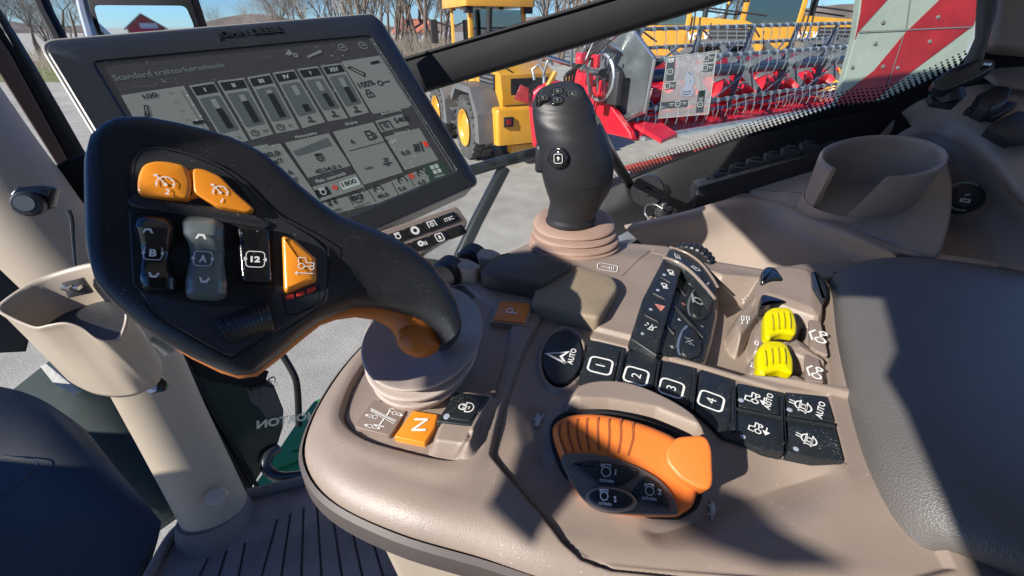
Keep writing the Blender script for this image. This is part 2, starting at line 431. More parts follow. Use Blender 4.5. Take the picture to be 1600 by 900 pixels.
def bands(name, kind):
    """ground materials"""
    m = bpy.data.materials.new(name); m.use_nodes = True; t = m.node_tree; b = t.nodes['Principled BSDF']; b.inputs['Roughness'].default_value = .9
    tc = t.nodes.new('ShaderNodeTexCoord'); n = t.nodes.new('ShaderNodeTexNoise'); n.inputs['Scale'].default_value = .35; n.inputs['Detail'].default_value = 8
    n2 = t.nodes.new('ShaderNodeTexNoise'); n2.inputs['Scale'].default_value = 55; n2.inputs['Detail'].default_value = 6; n2.inputs['Roughness'].default_value = .8
    n3 = t.nodes.new('ShaderNodeTexNoise'); n3.inputs['Scale'].default_value = 3.0; n3.inputs['Detail'].default_value = 6
    for q in (n, n2, n3): t.links.new(tc.outputs['Object'], q.inputs['Vector'])
    r = t.nodes.new('ShaderNodeValToRGB'); e = r.color_ramp.elements; e[0].position = .48; e[1].position = .74
    e[0].color = (.25, .24, .205, 1); e[1].color = (.47, .45, .385, 1)
    a = t.nodes.new('ShaderNodeMath'); a.operation = 'MULTIPLY_ADD'; a.inputs[1].default_value = .5
    t.links.new(n2.outputs[0], a.inputs[0]); a2 = t.nodes.new('ShaderNodeMath'); a2.operation = 'MULTIPLY_ADD'; a2.inputs[1].default_value = .3
    t.links.new(n3.outputs[0], a2.inputs[0]); a3 = t.nodes.new('ShaderNodeMath'); a3.operation = 'MULTIPLY'; a3.inputs[1].default_value = .42
    t.links.new(n.outputs[0], a3.inputs[0]); t.links.new(a3.outputs[0], a2.inputs[2]); t.links.new(a2.outputs[0], a.inputs[2]); t.links.new(a.outputs[0], r.inputs[0])
    t.links.new(r.outputs[0], b.inputs['Base Color'])
    bp = t.nodes.new('ShaderNodeBump'); bp.inputs['Strength'].default_value = .6; bp.inputs['Distance'].default_value = .02
    t.links.new(n2.outputs[0], bp.inputs['Height']); t.links.new(bp.outputs[0], b.inputs['Normal']); MATS[name] = m
bands('yard_gravel', 0)
M = MATS
# ------------------------------------------------------------------ armrest console body (one height field)
ZT = -0.16                                   # console deck, below the camera
AX = nrm((.929, -.370, 0)); BX = nrm((.370, .929, 0))       # along the armrest (rearwards) / towards the window
TOP = PZ(ZT); LOW = PZ(ZT-.003)
def ab(P): return np.array([[p@AX, p@BX] for p in P])
def pab(px, z=ZT): return ab([UZ(x, y, z) for x, y in px])
console = thing('armrest_console', 'long taupe control console with orange hand throttle wheel and rows of black buttons', 'control console', UZ(900, 640, ZT-.06))
T_px = cr([(606, 500), (552, 560), (512, 628), (505, 680), (545, 728), (640, 768), (760, 800), (880, 838), (1040, 866), (1250, 885), (1500, 905)], 6)
T_px += [(1640, 930), (1480, 560), (1330, 398)]
T_px += [(1200, 415), (1120, 402), (1040, 378), (965, 372), (900, 352), (835, 372), (790, 392), (752, 408), (712, 408), (690, 425), (650, 460)]
Tp = pab(T_px)
st = 0.00062
xs = np.arange(Tp[:, 0].min()-.035, .34, st); ys = np.arange(Tp[:, 1].min()-.05, Tp[:, 1].max()+.02, st)
X, Y = np.meshgrid(xs, ys)
sdT = inpoly_sd(X, Y, Tp)+.0055
def prof(d, r, h):                            # quarter-round fall of radius r then steep wall
    d = np.clip(d, 0, None); q = np.clip(d/r, 0, 1)
    return -(h*(1-np.sqrt(np.clip(1-q*q, 0, 1)))) - np.clip(d-r, 0, None)*6
Zh = prof(sdT, .017, .014)
# gentle crown of the whole deck
Zh += -0.0035*sst(sdT, -.035, 0.0)
# recessed zone round the hand throttle and its button rows
zone = pab([(849, 490), (985, 524), (1180, 580), (1345, 618), (1500, 880), (1400, 905), (1050, 880), (935, 868), (886, 840), (850, 795), (769, 707), (785, 640), (817, 552)])
sz = inpoly_sd(X, Y, zone)
Zh -= .003*(1-sst(sz, -.0016, .0010))*(sdT < .02)
# boot plate round the drive lever
bp_ = pab([(640, 495), (567, 560), (534, 632), (540, 655), (572, 679), (630, 697), (700, 712), (728, 704), (738, 684), (765, 640), (790, 560), (800, 500), (720, 440)])
sb = inpoly_sd(X, Y, np.array(rnd(bp_, .006)))
Zh -= .0022*(1-sst(sb, -.0012, .0012))
Zh += .0016*np.exp(-((sb-.006)/.005)**2)*(sdT < .01)
# pedestal of the lock button
pd = pab([(706, 604), (775, 611), (748, 668), (738, 700), (668, 690), (684, 655)], ZT+.006)
sp = inpoly_sd(X, Y, np.array(rnd(pd, .004)))
Zh += .0085*(1-sst(sp, -.0030, .0015))
# hood over the throttle wheel
hd = pab(cr([(872, 640), (890, 606), (935, 594), (990, 600), (1050, 625), (1095, 655), (1118, 690), (1125, 700)], 4)+[(1085, 690), (1020, 662), (950, 650), (905, 648)], ZT+.006)
sh = inpoly_sd(X, Y, hd)
Zh += .0145*(1-sst(sh, -.0065, .0008))
# oval bowl behind the wheel
bw = pab(cr([(1120, 700), (1210, 680), (1300, 705), (1335, 745), (1310, 790), (1230, 825), (1130, 842), (1040, 845), (1000, 810), (1040, 760)], 5, True))
sw = inpoly_sd(X, Y, bw)
Zh -= .0105*(1-sst(sw, -.023, .001))
# hollow with the rabbit mark
rb = pab(cr([(812, 640), (838, 628), (862, 645), (868, 690), (860, 720), (835, 715), (815, 680)], 4, True))
Zh -= .0025*(1-sst(inpoly_sd(X, Y, rb), -.006, .002))
# ring round the AUTO button
ri = pab(ell(879, 559, 37, 50, 10, 40)); sr = inpoly_sd(X, Y, ri)
Zh += .0030*(1-sst(np.abs(sr+.0008)-.0002, .0002, .0022))
# lever tray, sunk
tr = pab([(1062, 398), (1130, 425), (1200, 428), (1312, 428), (1333, 609), (1254, 597), (1162, 583), (1094, 563), (1003, 538), (1040, 402)])
strr = inpoly_sd(X, Y, tr)
aL = np.minimum(1, 0)
depth = .021
Zh -= depth*(1-sst(strr, -.0135, -.0005))
def ridge(px, zt, lo=-.0045, hi=.0030):
    global Zh
    q_ = inpoly_sd(X, Y, pab(cr(px, 3, True), ZT+zt)); t_ = zt-(depth+.004)*sst(q_, lo, hi)-.0025*sst(q_, -.012, -.002)
    Zh = np.where(q_ < hi, np.maximum(Zh, t_), Zh)
ridge([(1172, 470), (1180, 430), (1200, 411), (1240, 409), (1284, 424), (1297, 468), (1290, 496), (1240, 482), (1200, 468)], .001)
ridge([(1141, 502), (1160, 470), (1188, 450), (1225, 441), (1262, 455), (1290, 478), (1290, 500), (1245, 488), (1205, 482), (1178, 512), (1160, 530)], -.004)
ridge([(1172, 505), (1200, 482), (1240, 482), (1262, 502), (1250, 530), (1210, 535), (1180, 548)], -.0075)
ridge([(1240, 520), (1262, 530), (1296, 556), (1296, 566), (1270, 560), (1225, 540)], -.003, -.003, .002)
ridge([(1172, 548), (1200, 530), (1236, 534), (1258, 556), (1240, 584), (1200, 588), (1165, 580)], -.010)
ridge([(1236, 576), (1262, 584), (1285, 600), (1240, 600), (1205, 590)], -.005, -.003, .002)
ridge([(1258, 498), (1286, 500), (1300, 560), (1304, 602), (1256, 596), (1262, 560), (1290, 560), (1262, 545)], -.008, -.002, .002)
# button bed
bb = pab([(920, 527), (1091, 571), (1216, 608), (1294, 616), (1321, 722), (1275, 717), (1194, 704), (1127, 684), (1085, 645), (1020, 606), (965, 594), (898, 600)], ZT-.003)
sbb = inpoly_sd(X, Y, bb); Zh -= .0016*(1-sst(sbb, -.0006, .0006))
# seams
SEAM = np.full(X.shape, 1.0)
def seam(px, w=.0007, d=.0022, z=ZT):
    global Zh
    q = line_d(X, Y, pab(px, z)); Zh = Zh - d*np.exp(-(q/w)**2)
seam(cr([(640, 500), (567, 566), (536, 628), (540, 655), (572, 679), (630, 697), (700, 712), (728, 705), (736, 690)], 5), d=.003)
seam([(849, 490), (817, 552), (785, 640), (769, 707), (810, 752), (850, 795), (880, 832), (912, 858), (960, 873), (1060, 884), (1250, 902), (1480, 925)], d=.003)
seam([(570, 735), (700, 790), (780, 835)][1:], d=.0)
seam([(1020, 385), (975, 430), (1000, 436), (1040, 404)][:2], w=.0006, d=.0012)
seam([(1018, 391), (1045, 398)], w=.0006, d=.0012)
Zh = np.where(sdT < .004, Zh, np.maximum(Zh, -.0222))
ny, nx = X.shape
P = np.empty((ny*nx, 3)); g = X.ravel()[:, None]*AX+Y.ravel()[:, None]*BX
P[:, 0] = g[:, 0]; P[:, 1] = g[:, 1]; P[:, 2] = CZ+ZT+Zh.ravel()
keep = (Zh > -.0218) | (sdT < .004)
idx = np.arange(ny*nx).reshape(ny, nx)
kf = (keep[:-1, :-1] | keep[1:, :-1] | keep[:-1, 1:] | keep[1:, 1:])
q = np.stack([idx[:-1, :-1], idx[:-1, 1:], idx[1:, 1:], idx[1:, :-1]], -1)[kf]
used = np.unique(q); rm = np.full(ny*nx, -1); rm[used] = np.arange(len(used)); q = rm[q]; P = P[used]
me = bpy.data.meshes.new('console_body')
me.vertices.add(len(P)); me.vertices.foreach_set('co', P.ravel())
me.loops.add(q.size); me.loops.foreach_set('vertex_index', q.ravel().astype(np.int32))
me.polygons.add(len(q)); me.polygons.foreach_set('loop_start', np.arange(0, q.size, 4, dtype=np.int32))
me.update(calc_edges=True); me.polygons.foreach_set('use_smooth', np.ones(len(q), bool)); me.materials.append(M['taupe_plastic']); me.materials.append(M['seam_dark'])
sm_ = (SEAM[:-1, :-1] < .00052)[kf]; me.polygons.foreach_set('material_index', sm_.astype(np.int32))
body = bpy.data.objects.new('console_body', me); link(body, console)
# dark under-edge lip and pedestal below
mb = MB(); O_px = cr([(606, 500), (552, 560), (512, 628), (505, 680), (545, 728), (640, 768), (760, 800), (880, 838), (1040, 866), (1250, 885), (1500, 905)], 6)
lo = []
for x, y in O_px:
    p = UZ(x, y, ZT); lo.append(p)
cen = UZ(800, 560, ZT)
rings = []
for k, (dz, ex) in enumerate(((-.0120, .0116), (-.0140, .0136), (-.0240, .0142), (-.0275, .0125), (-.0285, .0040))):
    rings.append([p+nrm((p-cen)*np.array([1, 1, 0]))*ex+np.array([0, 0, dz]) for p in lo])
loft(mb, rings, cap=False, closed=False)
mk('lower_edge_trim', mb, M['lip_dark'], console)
# pedestal stalk (pale) below the console
mb = MB()
top = [UZ(574, 800, ZT-.022), UZ(640, 826, ZT-.022), UZ(800, 860, ZT-.022), UZ(1000, 885, ZT-.022), UZ(1000, 720, ZT-.022), UZ(640, 730, ZT-.022)]
bot = [p+np.array([.02, .0, -.42]) for p in top]
c1 = sum(top)/6
rg = []
for k in range(8):
    u = k/7; rg.append(cr([a*(1-u)+b*u+(c1-a)*np.array([1, 1, 0])*.10*math.sin(u*PI) for a, b in zip(top, bot)], 4, True))
loft(mb, rg); mk('console_pedestal', mb, M['beige_smooth'], console)

def surf(x, y, lift=.00025):
    z = ZT
    for _ in range(14):
        p = UZ(x, y, z); i = int(round((p@AX-xs[0])/st)); j = int(round((p@BX-ys[0])/st))
        i = min(max(i, 0), len(xs)-1); j = min(max(j, 0), len(ys)-1); z = z*.4+(ZT+Zh[j, i])*.6
    return UZ(x, y, z)+np.array([0, 0, lift])
def dicon(c, right, hpx, strokes, name, m=None, w=.09):
    """print lying on the moulded console surface"""
    l = math.hypot(*right); rx = (right[0]/l, right[1]/l); up = (rx[1], -rx[0]); mb_ = MB(); nn = PZ(ZT)
    for s_ in strokes:
        f = False; cl = False; ww = w
        if isinstance(s_, dict): f = s_.get('f', False); cl = s_.get('c', False); ww = s_.get('w', w); s_ = s_['p']
        px = [(c[0]+(rx[0]*a+up[0]*b*.8)*hpx, c[1]+(rx[1]*a+up[1]*b*.8)*hpx) for a, b in s_]
        if f:
            mid_ = (sum(p[0] for p in px)/len(px), sum(p[1] for p in px)/len(px)); P_ = [surf(*p, lift=.0013) for p in px]
            mb_.add(P_, [tuple(range(len(P_)))])
        else:
            q_ = []
            for i in range(len(px) if cl else len(px)-1):
                a, b = px[i], px[(i+1) % len(px)]; q_ += [surf(a[0]+(b[0]-a[0])*k/3, a[1]+(b[1]-a[1])*k/3, .0007) for k in range(3)]
            if not cl: q_.append(surf(*px[-1], .0007))
            ribbon(nn, None, nn.sc(*c)*hpx*ww*2, 0, cl, mb_, q_)
    return mk(name, mb_, m or M['white_print'], body, smooth=False)
WR = (0.28, -1.0)                            # pixel direction in which the lettering on the console reads
ROUNDBOX = rnd([(-1, -1), (1, -1), (1, 1), (-1, 1)], .55, 5)
def boxarc(tri=False):                                # rounded frame with gaps, as on the numbered buttons
    rb_ = rnd([(-1, -1), (1, -1), (1, 1), (-1, 1)], .5, 5); n_ = len(rb_)
    return [{'p': [tuple(p) for p in rb_], 'c': True}]+([{'p': [(-1.22, .26), (-.80, 0), (-1.22, -.26)], 'f': True}, {'p': [(1.22, .26), (.80, 0), (1.22, -.26)], 'f': True}] if tri else [])
def numbered(pl, s, c, right, hpx, parent, h=.0003, w=.1, tm=None, tp=.62, wd=.5, off=.03, tri=False):
    o = icon(pl, c, right, hpx, boxarc(tri), 'number_symbol', tm, parent, h=h, w=w)
    l = math.hypot(*right); rx, ry = right[0]/l, right[1]/l
    mb_ = text(pl, s, (c[0]-rx*hpx*wd, c[1]-ry*hpx*wd), (c[0]+rx*hpx*wd, c[1]+ry*hpx*wd), hpx*tp*2, mb=MB(), h=h, off=off)
    oo = mk('digit', mb_, tm or M['white_print'], parent, smooth=False); return o
BH = ZT-.003
BP = PZ(BH)
bt_h = .0022
def cbutton(poly, name='button', r=3, m='button_black', pl=BP, h=bt_h, dep=.006, b=.0006, label=None):
    return mk(name, plate(pl, poly, h, dep, b, r), M[m], console, label=label)
def led(pl, x, y, rpx, h, parent, m='blue_grey_print'):
    s = pl.sc(x, y)*rpx; mb_ = MB(); n_ = 14; o = pl.p(x, y, h); u, v = frame(pl.n)
    solid(mb_, [o+(u*math.cos(a)+v*math.sin(a))*s for a in [2*PI*k/n_ for k in range(n_)]], pl.n, .0006, .0001, 1)
    return mk('indicator_lamp', mb_, M[m], parent)
# AUTO oval
b_ = cbutton(ell(879, 557, 30, 41, 10, 36), r=0, h=.004, label='oval black AUTO button with arrow mark')
icon(BP, (872, 556), WR, 10, [[(-.9, -.9), (0, 1.2), (.9, -.9), (.0, -.3), (-.9, -.9)]], 'arrow_symbol', parent=b_, h=.0044, w=.14)
text(BP, 'AUTO', (890, 569), (897, 545), 9, parent=b_, h=.0044)
for s, c, poly in (('1', (938, 571), [(921, 530), (971, 542), (959, 594), (902, 598)]),
                   ('2', (994, 587), [(981, 546), (1028, 559), (1021, 606), (973, 594)]),
                   ('3', (1049, 606), [(1033, 562), (1083, 574), (1078, 636), (1028, 610)]),
                   ('4', (1111, 626), [(1093, 577), (1144, 593), (1141, 673), (1127, 680), (1110, 662), (1085, 641)])):
    b_ = cbutton(poly, label='flat black button numbered '+s); numbered(BP, s, c, WR, 11.5, b_, h=bt_h+.0003, w=.09, wd=.5, off=.0)
for a, b2 in (((976, 542), (964, 596)), ((1031, 562), (1024, 606)), ((1087, 575), (1081, 640)), ((1147, 602), (1148, 671))):
    mb_ = MB(); dx = 3.2 if a[0] != 1031 else 1.6
    plate(BP, [(a[0]-dx, a[1]), (a[0]+dx, a[1]+1), (b2[0]+dx, b2[1]), (b2[0]-dx, b2[1]-1)], .0042, .008, .0008, 2.5, mb=mb_); mk('divider_rib', mb_, M['button_black'], console)
TRAC = [{'p': circ(-.55, -.35, .38, 12), 'c': True}, {'p': circ(.7, -.5, .26, 10), 'c': True}, [(-.2, -.35), (.45, -.35)], [(-.9, .1), (-.9, .8), (-.1, .8), (.05, .15), (.95, .15), (.95, -.25)]]
ARW = [{'p': [(1.1, -1.0), (1.1, -1.6), (1.8, -1.3)], 'f': True}, [(-.3, -1.3), (1.1, -1.3)]]
AXL = [{'p': circ(0, 0, .85, 18, 30, 330), 'c': False}, [(-1.1, .35), (1.0, .35)], [(-1.1, -.35), (1.0, -.35)], [(-.2, .9), (-.2, 1.5)], [(.25, .9), (.25, 1.5)], {'p': [(-.35, -.3), (.35, -.3), (.35, .25), (-.35, .25)], 'c': True}]
for poly, c, ic, au, ldp in (([(1151, 598), (1217, 612), (1219, 648), (1154, 634)], (1181, 621), 0, ((1198, 639), (1204, 615)), (1158, 625)),
                        ([(1153, 639), (1221, 653), (1226, 706), (1194, 702), (1127, 682)], (1186, 668), 0, None, (1161, 682)),
                        ([(1227, 612), (1292, 619), (1304, 659), (1230, 649)], (1261, 635), 1, ((1279, 653), (1285, 628)), (1234, 640)),
                        ([(1231, 655), (1305, 666), (1319, 721), (1275, 716), (1231, 706)], (1270, 687), 1, None, (1244, 701))):
    b_ = cbutton(poly, label='square black button with '+('tractor' if ic == 0 else 'axle')+(' mark and AUTO lettering' if au else ' mark'))
    if ic == 0: icon(BP, (c[0]-5, c[1]), WR, 7.5, [([(x*1.0, y*1.0) for x, y in s] if not isinstance(s, dict) else s) for s in TRAC]+[{'p': [(-.7, -1.3), (.1, -1.8), (.1, -.8)], 'f': True}, [(.1, -1.3), (.9, -1.3)]], 'tractor_symbol', parent=b_, h=bt_h+.0003, w=.085)
    else: icon(BP, (c[0]-6, c[1]), WR, 8, AXL, 'axle_symbol', parent=b_, h=bt_h+.0003, w=.085)
    if au: text(BP, 'AUTO', au[0], au[1], 9, parent=b_, h=bt_h+.0003)
    led(BP, ldp[0], ldp[1], 4, bt_h+.0002, b_)
mb_ = MB(); plate(BP, [(1150, 635), (1228, 650), (1306, 662), (1306, 666), (1228, 654), (1150, 639)], .0036, .006, .0006, 1.5, mb=mb_)
plate(BP, [(1220, 611), (1226, 613), (1230, 690), (1224, 692)], .0042, .006, .0008, 2.5, mb=mb_); mk('divider_rib', mb_, M['button_black'], console)
# gear plate, N, P, lock
RP = PZ(ZT-.0022); PP = PZ(ZT+.0004)
b_ = mk('legend_plate', plate(RP, [(582, 624), (638, 636), (610, 681), (552, 666)], .0009, .003, .0003, 6), M['taupe_label'], console)
icon(RP, (596, 651), (1, .22), 24, [{'p': [(-.15, -.8), (.55, -.8)], 'w': .035}, {'p': [(.2, -.8), (.28, .75)], 'w': .045}, [(-.95, .55), (1.0, -.05), (.95, -.35), (-.85, .3), (-.95, .55)], {'p': [(-.9, .42), (.9, -.15)], 'w': .03},
      {'p': circ(-.35, -.15, .16, 8), 'c': True}, {'p': circ(-.65, -.15, .13, 8), 'c': True}, {'p': [(-1.05, -.15), (-.85, 0), (-.85, -.3)], 'f': True}, {'p': circ(.65, .55, .15, 8), 'c': True}, {'p': circ(.93, .55, .12, 8), 'c': True}, {'p': [(1.25, .5), (1.05, .65), (1.05, .35)], 'f': True},
      {'p': circ(-.3, -1.0, .15, 8), 'c': True}, {'p': circ(.0, -1.0, .13, 8), 'c': True}, {'p': [(-.7, -1.0), (-.5, -.85), (-.5, -1.15)], 'f': True}, {'p': [(.4, -1.0), (.2, -.85), (.2, -1.15)], 'f': True}, {'p': circ(.35, .75, .18, 8, 40, 320)}], 'shift_pattern', parent=b_, h=.0012, w=.018, sy=.8)
icon(RP, (596, 651), (1, .22), 24, [{'p': [tuple(p) for p in rnd([(-1.15, -1.1), (.9, -1.1), (1.15, .9), (-.8, .9)], .25)], 'c': True}][:0] or [[(-1, -1), (-.99, -1)]], 'mark', parent=b_, h=.001, w=.001)
b_ = mk('neutral_button', plate(RP, [(645, 641), (684, 647), (679, 668), (664, 692), (615, 682)], .0016, .004, .0006, 3), M['orange_button'], console)
text(RP, 'N', (653, 676), (659, 651), 22, parent=b_, h=.0019, off=.01)
b_ = mk('park_button', plate(PP, [(782, 470), (829, 474), (820, 505), (771, 499)], .0026, .006, .0006, 3), M['park_orange'], console)
text(PP, 'P', (798, 493), (803, 478), 18, parent=b_, h=.0029, off=-.01)
mk('park_button_surround', plate(PP, [(777, 466), (834, 470), (824, 509), (765, 502)], .0018, .006, .0006, 3), M['taupe_smooth'], console)
KP = PZ(ZT+.0055)
b_ = mk('lock_button', plate(KP, [(712, 612), (765, 619), (737, 665), (682, 658)], .0012, .004, .0006, 2), M['button_black'], console)
mk('inner_key', plate(KP, [(724, 615), (757, 619), (735, 658), (702, 653)], .0020, .001, .0004, 3), M['button_black'], b_)
icon(KP, (728, 636), (1, .1), 12, [{'p': circ(-.45, 0, .45, 14, 90, 270)}, [(-.45, .45), (0, .45)], [(-.45, -.45), (0, -.45)], {'p': [(-.45, .2), (0, .2)]}, {'p': [(-.45, -.2), (0, -.2)]}, {'p': [(0, -.75), (0, .75)]+circ(.25, 0, .75, 12, 80, -80)[:0]+[(.3, .75)]+[(.3+.7*math.sin(a)*1.0, .75*math.cos(a)) for a in [PI*k/10 for k in range(1, 10)]]+[(.3, -.75)], 'c': True}, {'p': circ(.4, .05, .15, 8), 'f': True}, [(.4, 0), (.4, -.3)]], 'padlock_symbol', parent=b_, h=.0024, w=.08)
led(KP, 698, 650, 5, .0022, b_)
# suspension mark near the front joystick
dicon((949, 419), (1, .18), 16, [{'p': [tuple(p) for p in rnd([(-1, -.4), (1, -.4), (1, .4), (-1, .4)], .35)], 'c': True}, [(-.6, 0), (.2, 0)], [(.2, -.2), (.2, .2)], [(.4, -.2), (.4, .2)], [(.6, -.2), (.6, .2)]], 'outlet_symbol', w=.04)
# rabbit / turtle marks
dicon((840, 659), (.3, -1), 12, [{'p': [(-.9, -.3), (-.5, -.55), (.2, -.5), (.7, -.75), (1.0, -.6), (.5, -.2), (.9, .1), (.85, .45), (.3, .35), (.0, .75), (-.15, .3), (-.7, .3)], 'f': True}], 'rabbit_symbol', M['grey_print'])
dicon((1112, 799), (0, 1), 14, [{'p': [(-.95, .0), (-.6, .3), (-.1, .5), (.4, .35), (.7, .15), (1.1, .1), (1.1, -.15), (.7, -.2), (.5, -.35), (.6, -.65), (.4, -.6), (.3, -.35), (-.3, -.35), (-.45, -.65), (-.6, -.55), (-.55, -.25), (-1.3, -.05)], 'f': True}], 'turtle_symbol', M['grey_print'])
# palm-rest pad
pp = PZ(ZT+.008)
mk('palm_pad', plate(pp, [(897, 412), (957, 430), (968, 447), (937, 497), (900, 489), (829, 473), (839, 444)], 0, .012, .0026, 9, dome=.0006), M['leather'], console)
pp2 = PZ(ZT+.013)
mk('palm_pad', plate(pp2, [(796, 394), (845, 394), (898, 411), (842, 443), (770, 430), (748, 424), (760, 408)], 0, .016, .003, 8), M['leather_shaded'], console, label='shaded charcoal front pad of the palm rest')

# ---- hand throttle wheel: tilted plane
KN = PL(UZ(980, 730, ZT+.001), (-.17, -.42, .89))
mk('wheel_gap', plate(KN, cr([(858, 676), (867, 652), (893, 641), (935, 639), (987, 648), (1034, 664), (1068, 682), (1090, 715), (1100, 752), (1094, 788), (1074, 806), (1050, 811), (958, 806), (900, 776), (868, 718)], 4, True), .0006, .02, .001, 0), M['seam_dark'], console)
wheel = mk('throttle_wheel', plate(KN, cr([(862, 672), (872, 654), (895, 645), (935, 644), (985, 653), (1030, 668), (1062, 686), (1078, 720), (1092, 752), (1087, 785), (1070, 800), (1050, 805), (960, 800), (905, 772), (875, 716)], 4, True), .0105, .03, .0042, 0), M['orange_plastic'], console)
mb_ = MB()
solid(mb_, [KN.p(x, y, .0165) for x, y in rnd([(1058, 682), (1096, 679), (1106, 684), (1113, 700), (1115, 755), (1108, 766), (1090, 763), (1062, 748), (1040, 722), (1040, 700)], 9)], KN.n, .016, .0015, 4)
mk('thumb_flag', mb_, M['orange_plastic'], wheel)
mb_ = MB()
for (x0, y0), (xm, ym), (x1, y1) in (((875, 661), (874, 680), (884, 708)), ((888, 657), (888, 678), (896, 706)), ((902, 654), (902, 680), (908, 704)), ((917, 653), (917, 680), (921, 703)), ((934, 652), (934, 680), (936, 704)), ((951, 654), (952, 680), (950, 705)), ((969, 655), (970, 682), (966, 708)), ((988, 659), (989, 684), (981, 712))):
    ribbon(KN, cr([(x0, y0), (xm, ym), (x1, y1)], 4), .0009, .0108, mb=mb_)
mk('grip_groove', mb_, M['groove_orange'], wheel)
face = mk('switch_face', plate(KN, cr([(876, 716), (905, 708), (945, 712), (990, 726), (1030, 748), (1053, 775), (1060, 800), (1052, 804), (1000, 803), (940, 798), (905, 772)], 4, True), .0118, .006, .0006), M['knob_frame'], console)
b_ = mk('button', plate(KN, cr([(894, 724), (925, 719), (963, 724), (998, 737), (972, 758)], 4)+[(934, 755), (912, 740)], .0132, .003, .0006, 2), M['button_black'], face, label='curved engine speed button one')
MOT = [{'p': circ(0, 0, .6, 14), 'c': True}, [(-.6, .55), (-.6, .9), (.6, .9), (.6, .55)], [(-.35, .55), (-.35, .9)]]
icon(KN, (947, 737), (1, .05), 12, MOT, 'engine_symbol', M['grey_print'], b_, h=.0136, w=.07)
text(KN, '1', (960, 737), (964, 738), 9, mat=M['grey_print'], parent=b_, h=.0136); text(KN, 'n/min', (936, 749), (960, 752), 6, mat=M['grey_print'], parent=b_, h=.0136)
b_ = mk('button', plate(KN, [(1008, 743), (1028, 756), (1043, 776), (1048, 794), (1028, 792), (1003, 785), (986, 768)], .0132, .003, .0006, 3), M['button_black'], face, label='wedge-shaped engine speed button two')
icon(KN, (1015, 767), (1, .05), 11, MOT, 'engine_symbol', M['grey_print'], b_, h=.0136, w=.07)
text(KN, '2', (1027, 768), (1034, 769), 8, mat=M['grey_print'], parent=b_, h=.0136); text(KN, 'n/min', (1002, 777), (1027, 780), 6, mat=M['grey_print'], parent=b_, h=.0136)
mk('collar', plate(KN, ell(955, 780, 41, 19, 8, 30), .0145, .010, .0010), M['taupe_smooth'], face)
b_ = mk('button', plate(KN, ell(955, 779, 35, 15, 8, 30), .0155, .003, .0006), M['button_black'], face, label='oval engine speed memory button')
icon(KN, (944, 775), (1, .05), 10, MOT, 'engine_symbol', M['white_print'], b_, h=.0159, w=.09)
text(KN, 'n/min', (934, 785), (957, 788), 5.5, parent=b_, h=.0159)
icon(KN, (961, 780), (1, .05), 5, [{'p': circ(0, .5, .45, 6), 'f': True}, {'p': circ(0, -.5, .45, 6), 'f': True}], 'star_symbol', parent=b_, h=.0159)

# ---- light switch strip and climate face, falling away to the right
HS = PL(UZ(1030, 470, ZT+.001), (.10, -.05, 1)); 
fr_ = mk('switch_bank', plate(HS, [(1038, 402), (1066, 416), (1047, 480), (1027, 556), (985, 528), (1005, 465)], .0024, .010, .0008, 3), M['button_black'], console)
HZ = (.32, -1)
for c, kind in (((1049, 425), 0), ((1039, 446), 0), ((1031, 480), 1), ((1015, 511), 2)):
    if kind == 0: icon(HS, c, (1, .55), 9, [{'p': circ(-.2, .1, .45, 12), 'c': True}, [(.2, -.1), (.9, -.5)], [(.1, -.35), (.7, -.8)], [(-.05, -.5), (.4, -1)], [(-.9, .2), (-.6, .1)]], 'work_lamp_symbol', parent=fr_, h=.0027, w=.1)
    if kind == 1: icon(HS, c, (1, .4), 9, [{'p': [(-.9, .4), (.6, .8), (.4, -.9)], 'c': True, 'w': .13}, {'p': [(-.3, .25), (.3, .45), (.25, -.3)], 'c': True, 'w': .1}], 'hazard_symbol', M['salmon_print'], fr_, h=.0027)
    if kind == 2: icon(HS, c, (1, .5), 10, [[(-.1, -.7), (.8, -.4)], [(.1, -.4), (.1, .3), (.5, .4), (.6, -.3)], [(-.5, 0), (-.9, 0)], [(-.4, .5), (-.8, .9)], [(.1, .6), (.1, 1)], [(.6, .6), (.9, .9)]], 'beacon_symbol', parent=fr_, h=.0027, w=.1)
mb_ = MB()
for a, b2 in (((1031, 430), (1048, 440)), ((1020, 456), (1040, 466)), ((1007, 490), (1030, 502))):
    plate(HS, [(a[0], a[1]-1.5), (b2[0], b2[1]-1.5), (b2[0], b2[1]+1.5), (a[0], a[1]+1.5)], .0034, .002, .0005, 1.2, mb=mb_)
mk('divider_rib', mb_, M['black_plastic'], fr_)
for x, y in ((1038, 429), (1028, 453), (1017, 483), (1004, 521)): led(HS, x, y, 2.6, .0026, fr_)
CF = PL(UZ(1040, 480, ZT-.0005), (.28, -.10, .95))
cf = mk('climate_panel', plate(CF, [(1066, 424), (1083, 430), (1104, 452), (1116, 472), (1117, 492), (1109, 530), (1099, 566), (1060, 560), (1026, 550), (1048, 482)], 0, .006, .001, 4), M['button_black'], console)
for c, rx_, ry_ in (((1092, 471), 18, 27), ((1076, 532), 18, 28)):
    d_ = mk('rocker_dial', plate(CF, ell(c[0], c[1], rx_, ry_, -22, 30), .0022, .003, .0012, dome=.0008), M['button_black'], cf)
    mb_ = MB(); ribbon(CF, [(c[0]+(-rx_*math.cos(a))*.93*math.cos(R(22))-ry_*math.sin(a)*math.sin(R(22))*.6, c[1]+ry_*math.sin(a)*.95) for a in [R(k) for k in range(-60, 61, 12)]], .0014, .0026, mb=mb_); mk('bright_edge', mb_, M['zinc'], d_)
def plus(c, m='white_print', s=4, h=.0004, par=None): icon(CF, c, (1, .5), s, [{'p': [(-1, 0), (1, 0)]}, {'p': [(0, -1), (0, 1)]}], 'plus_symbol', M[m], par or cf, h=h, w=.16)
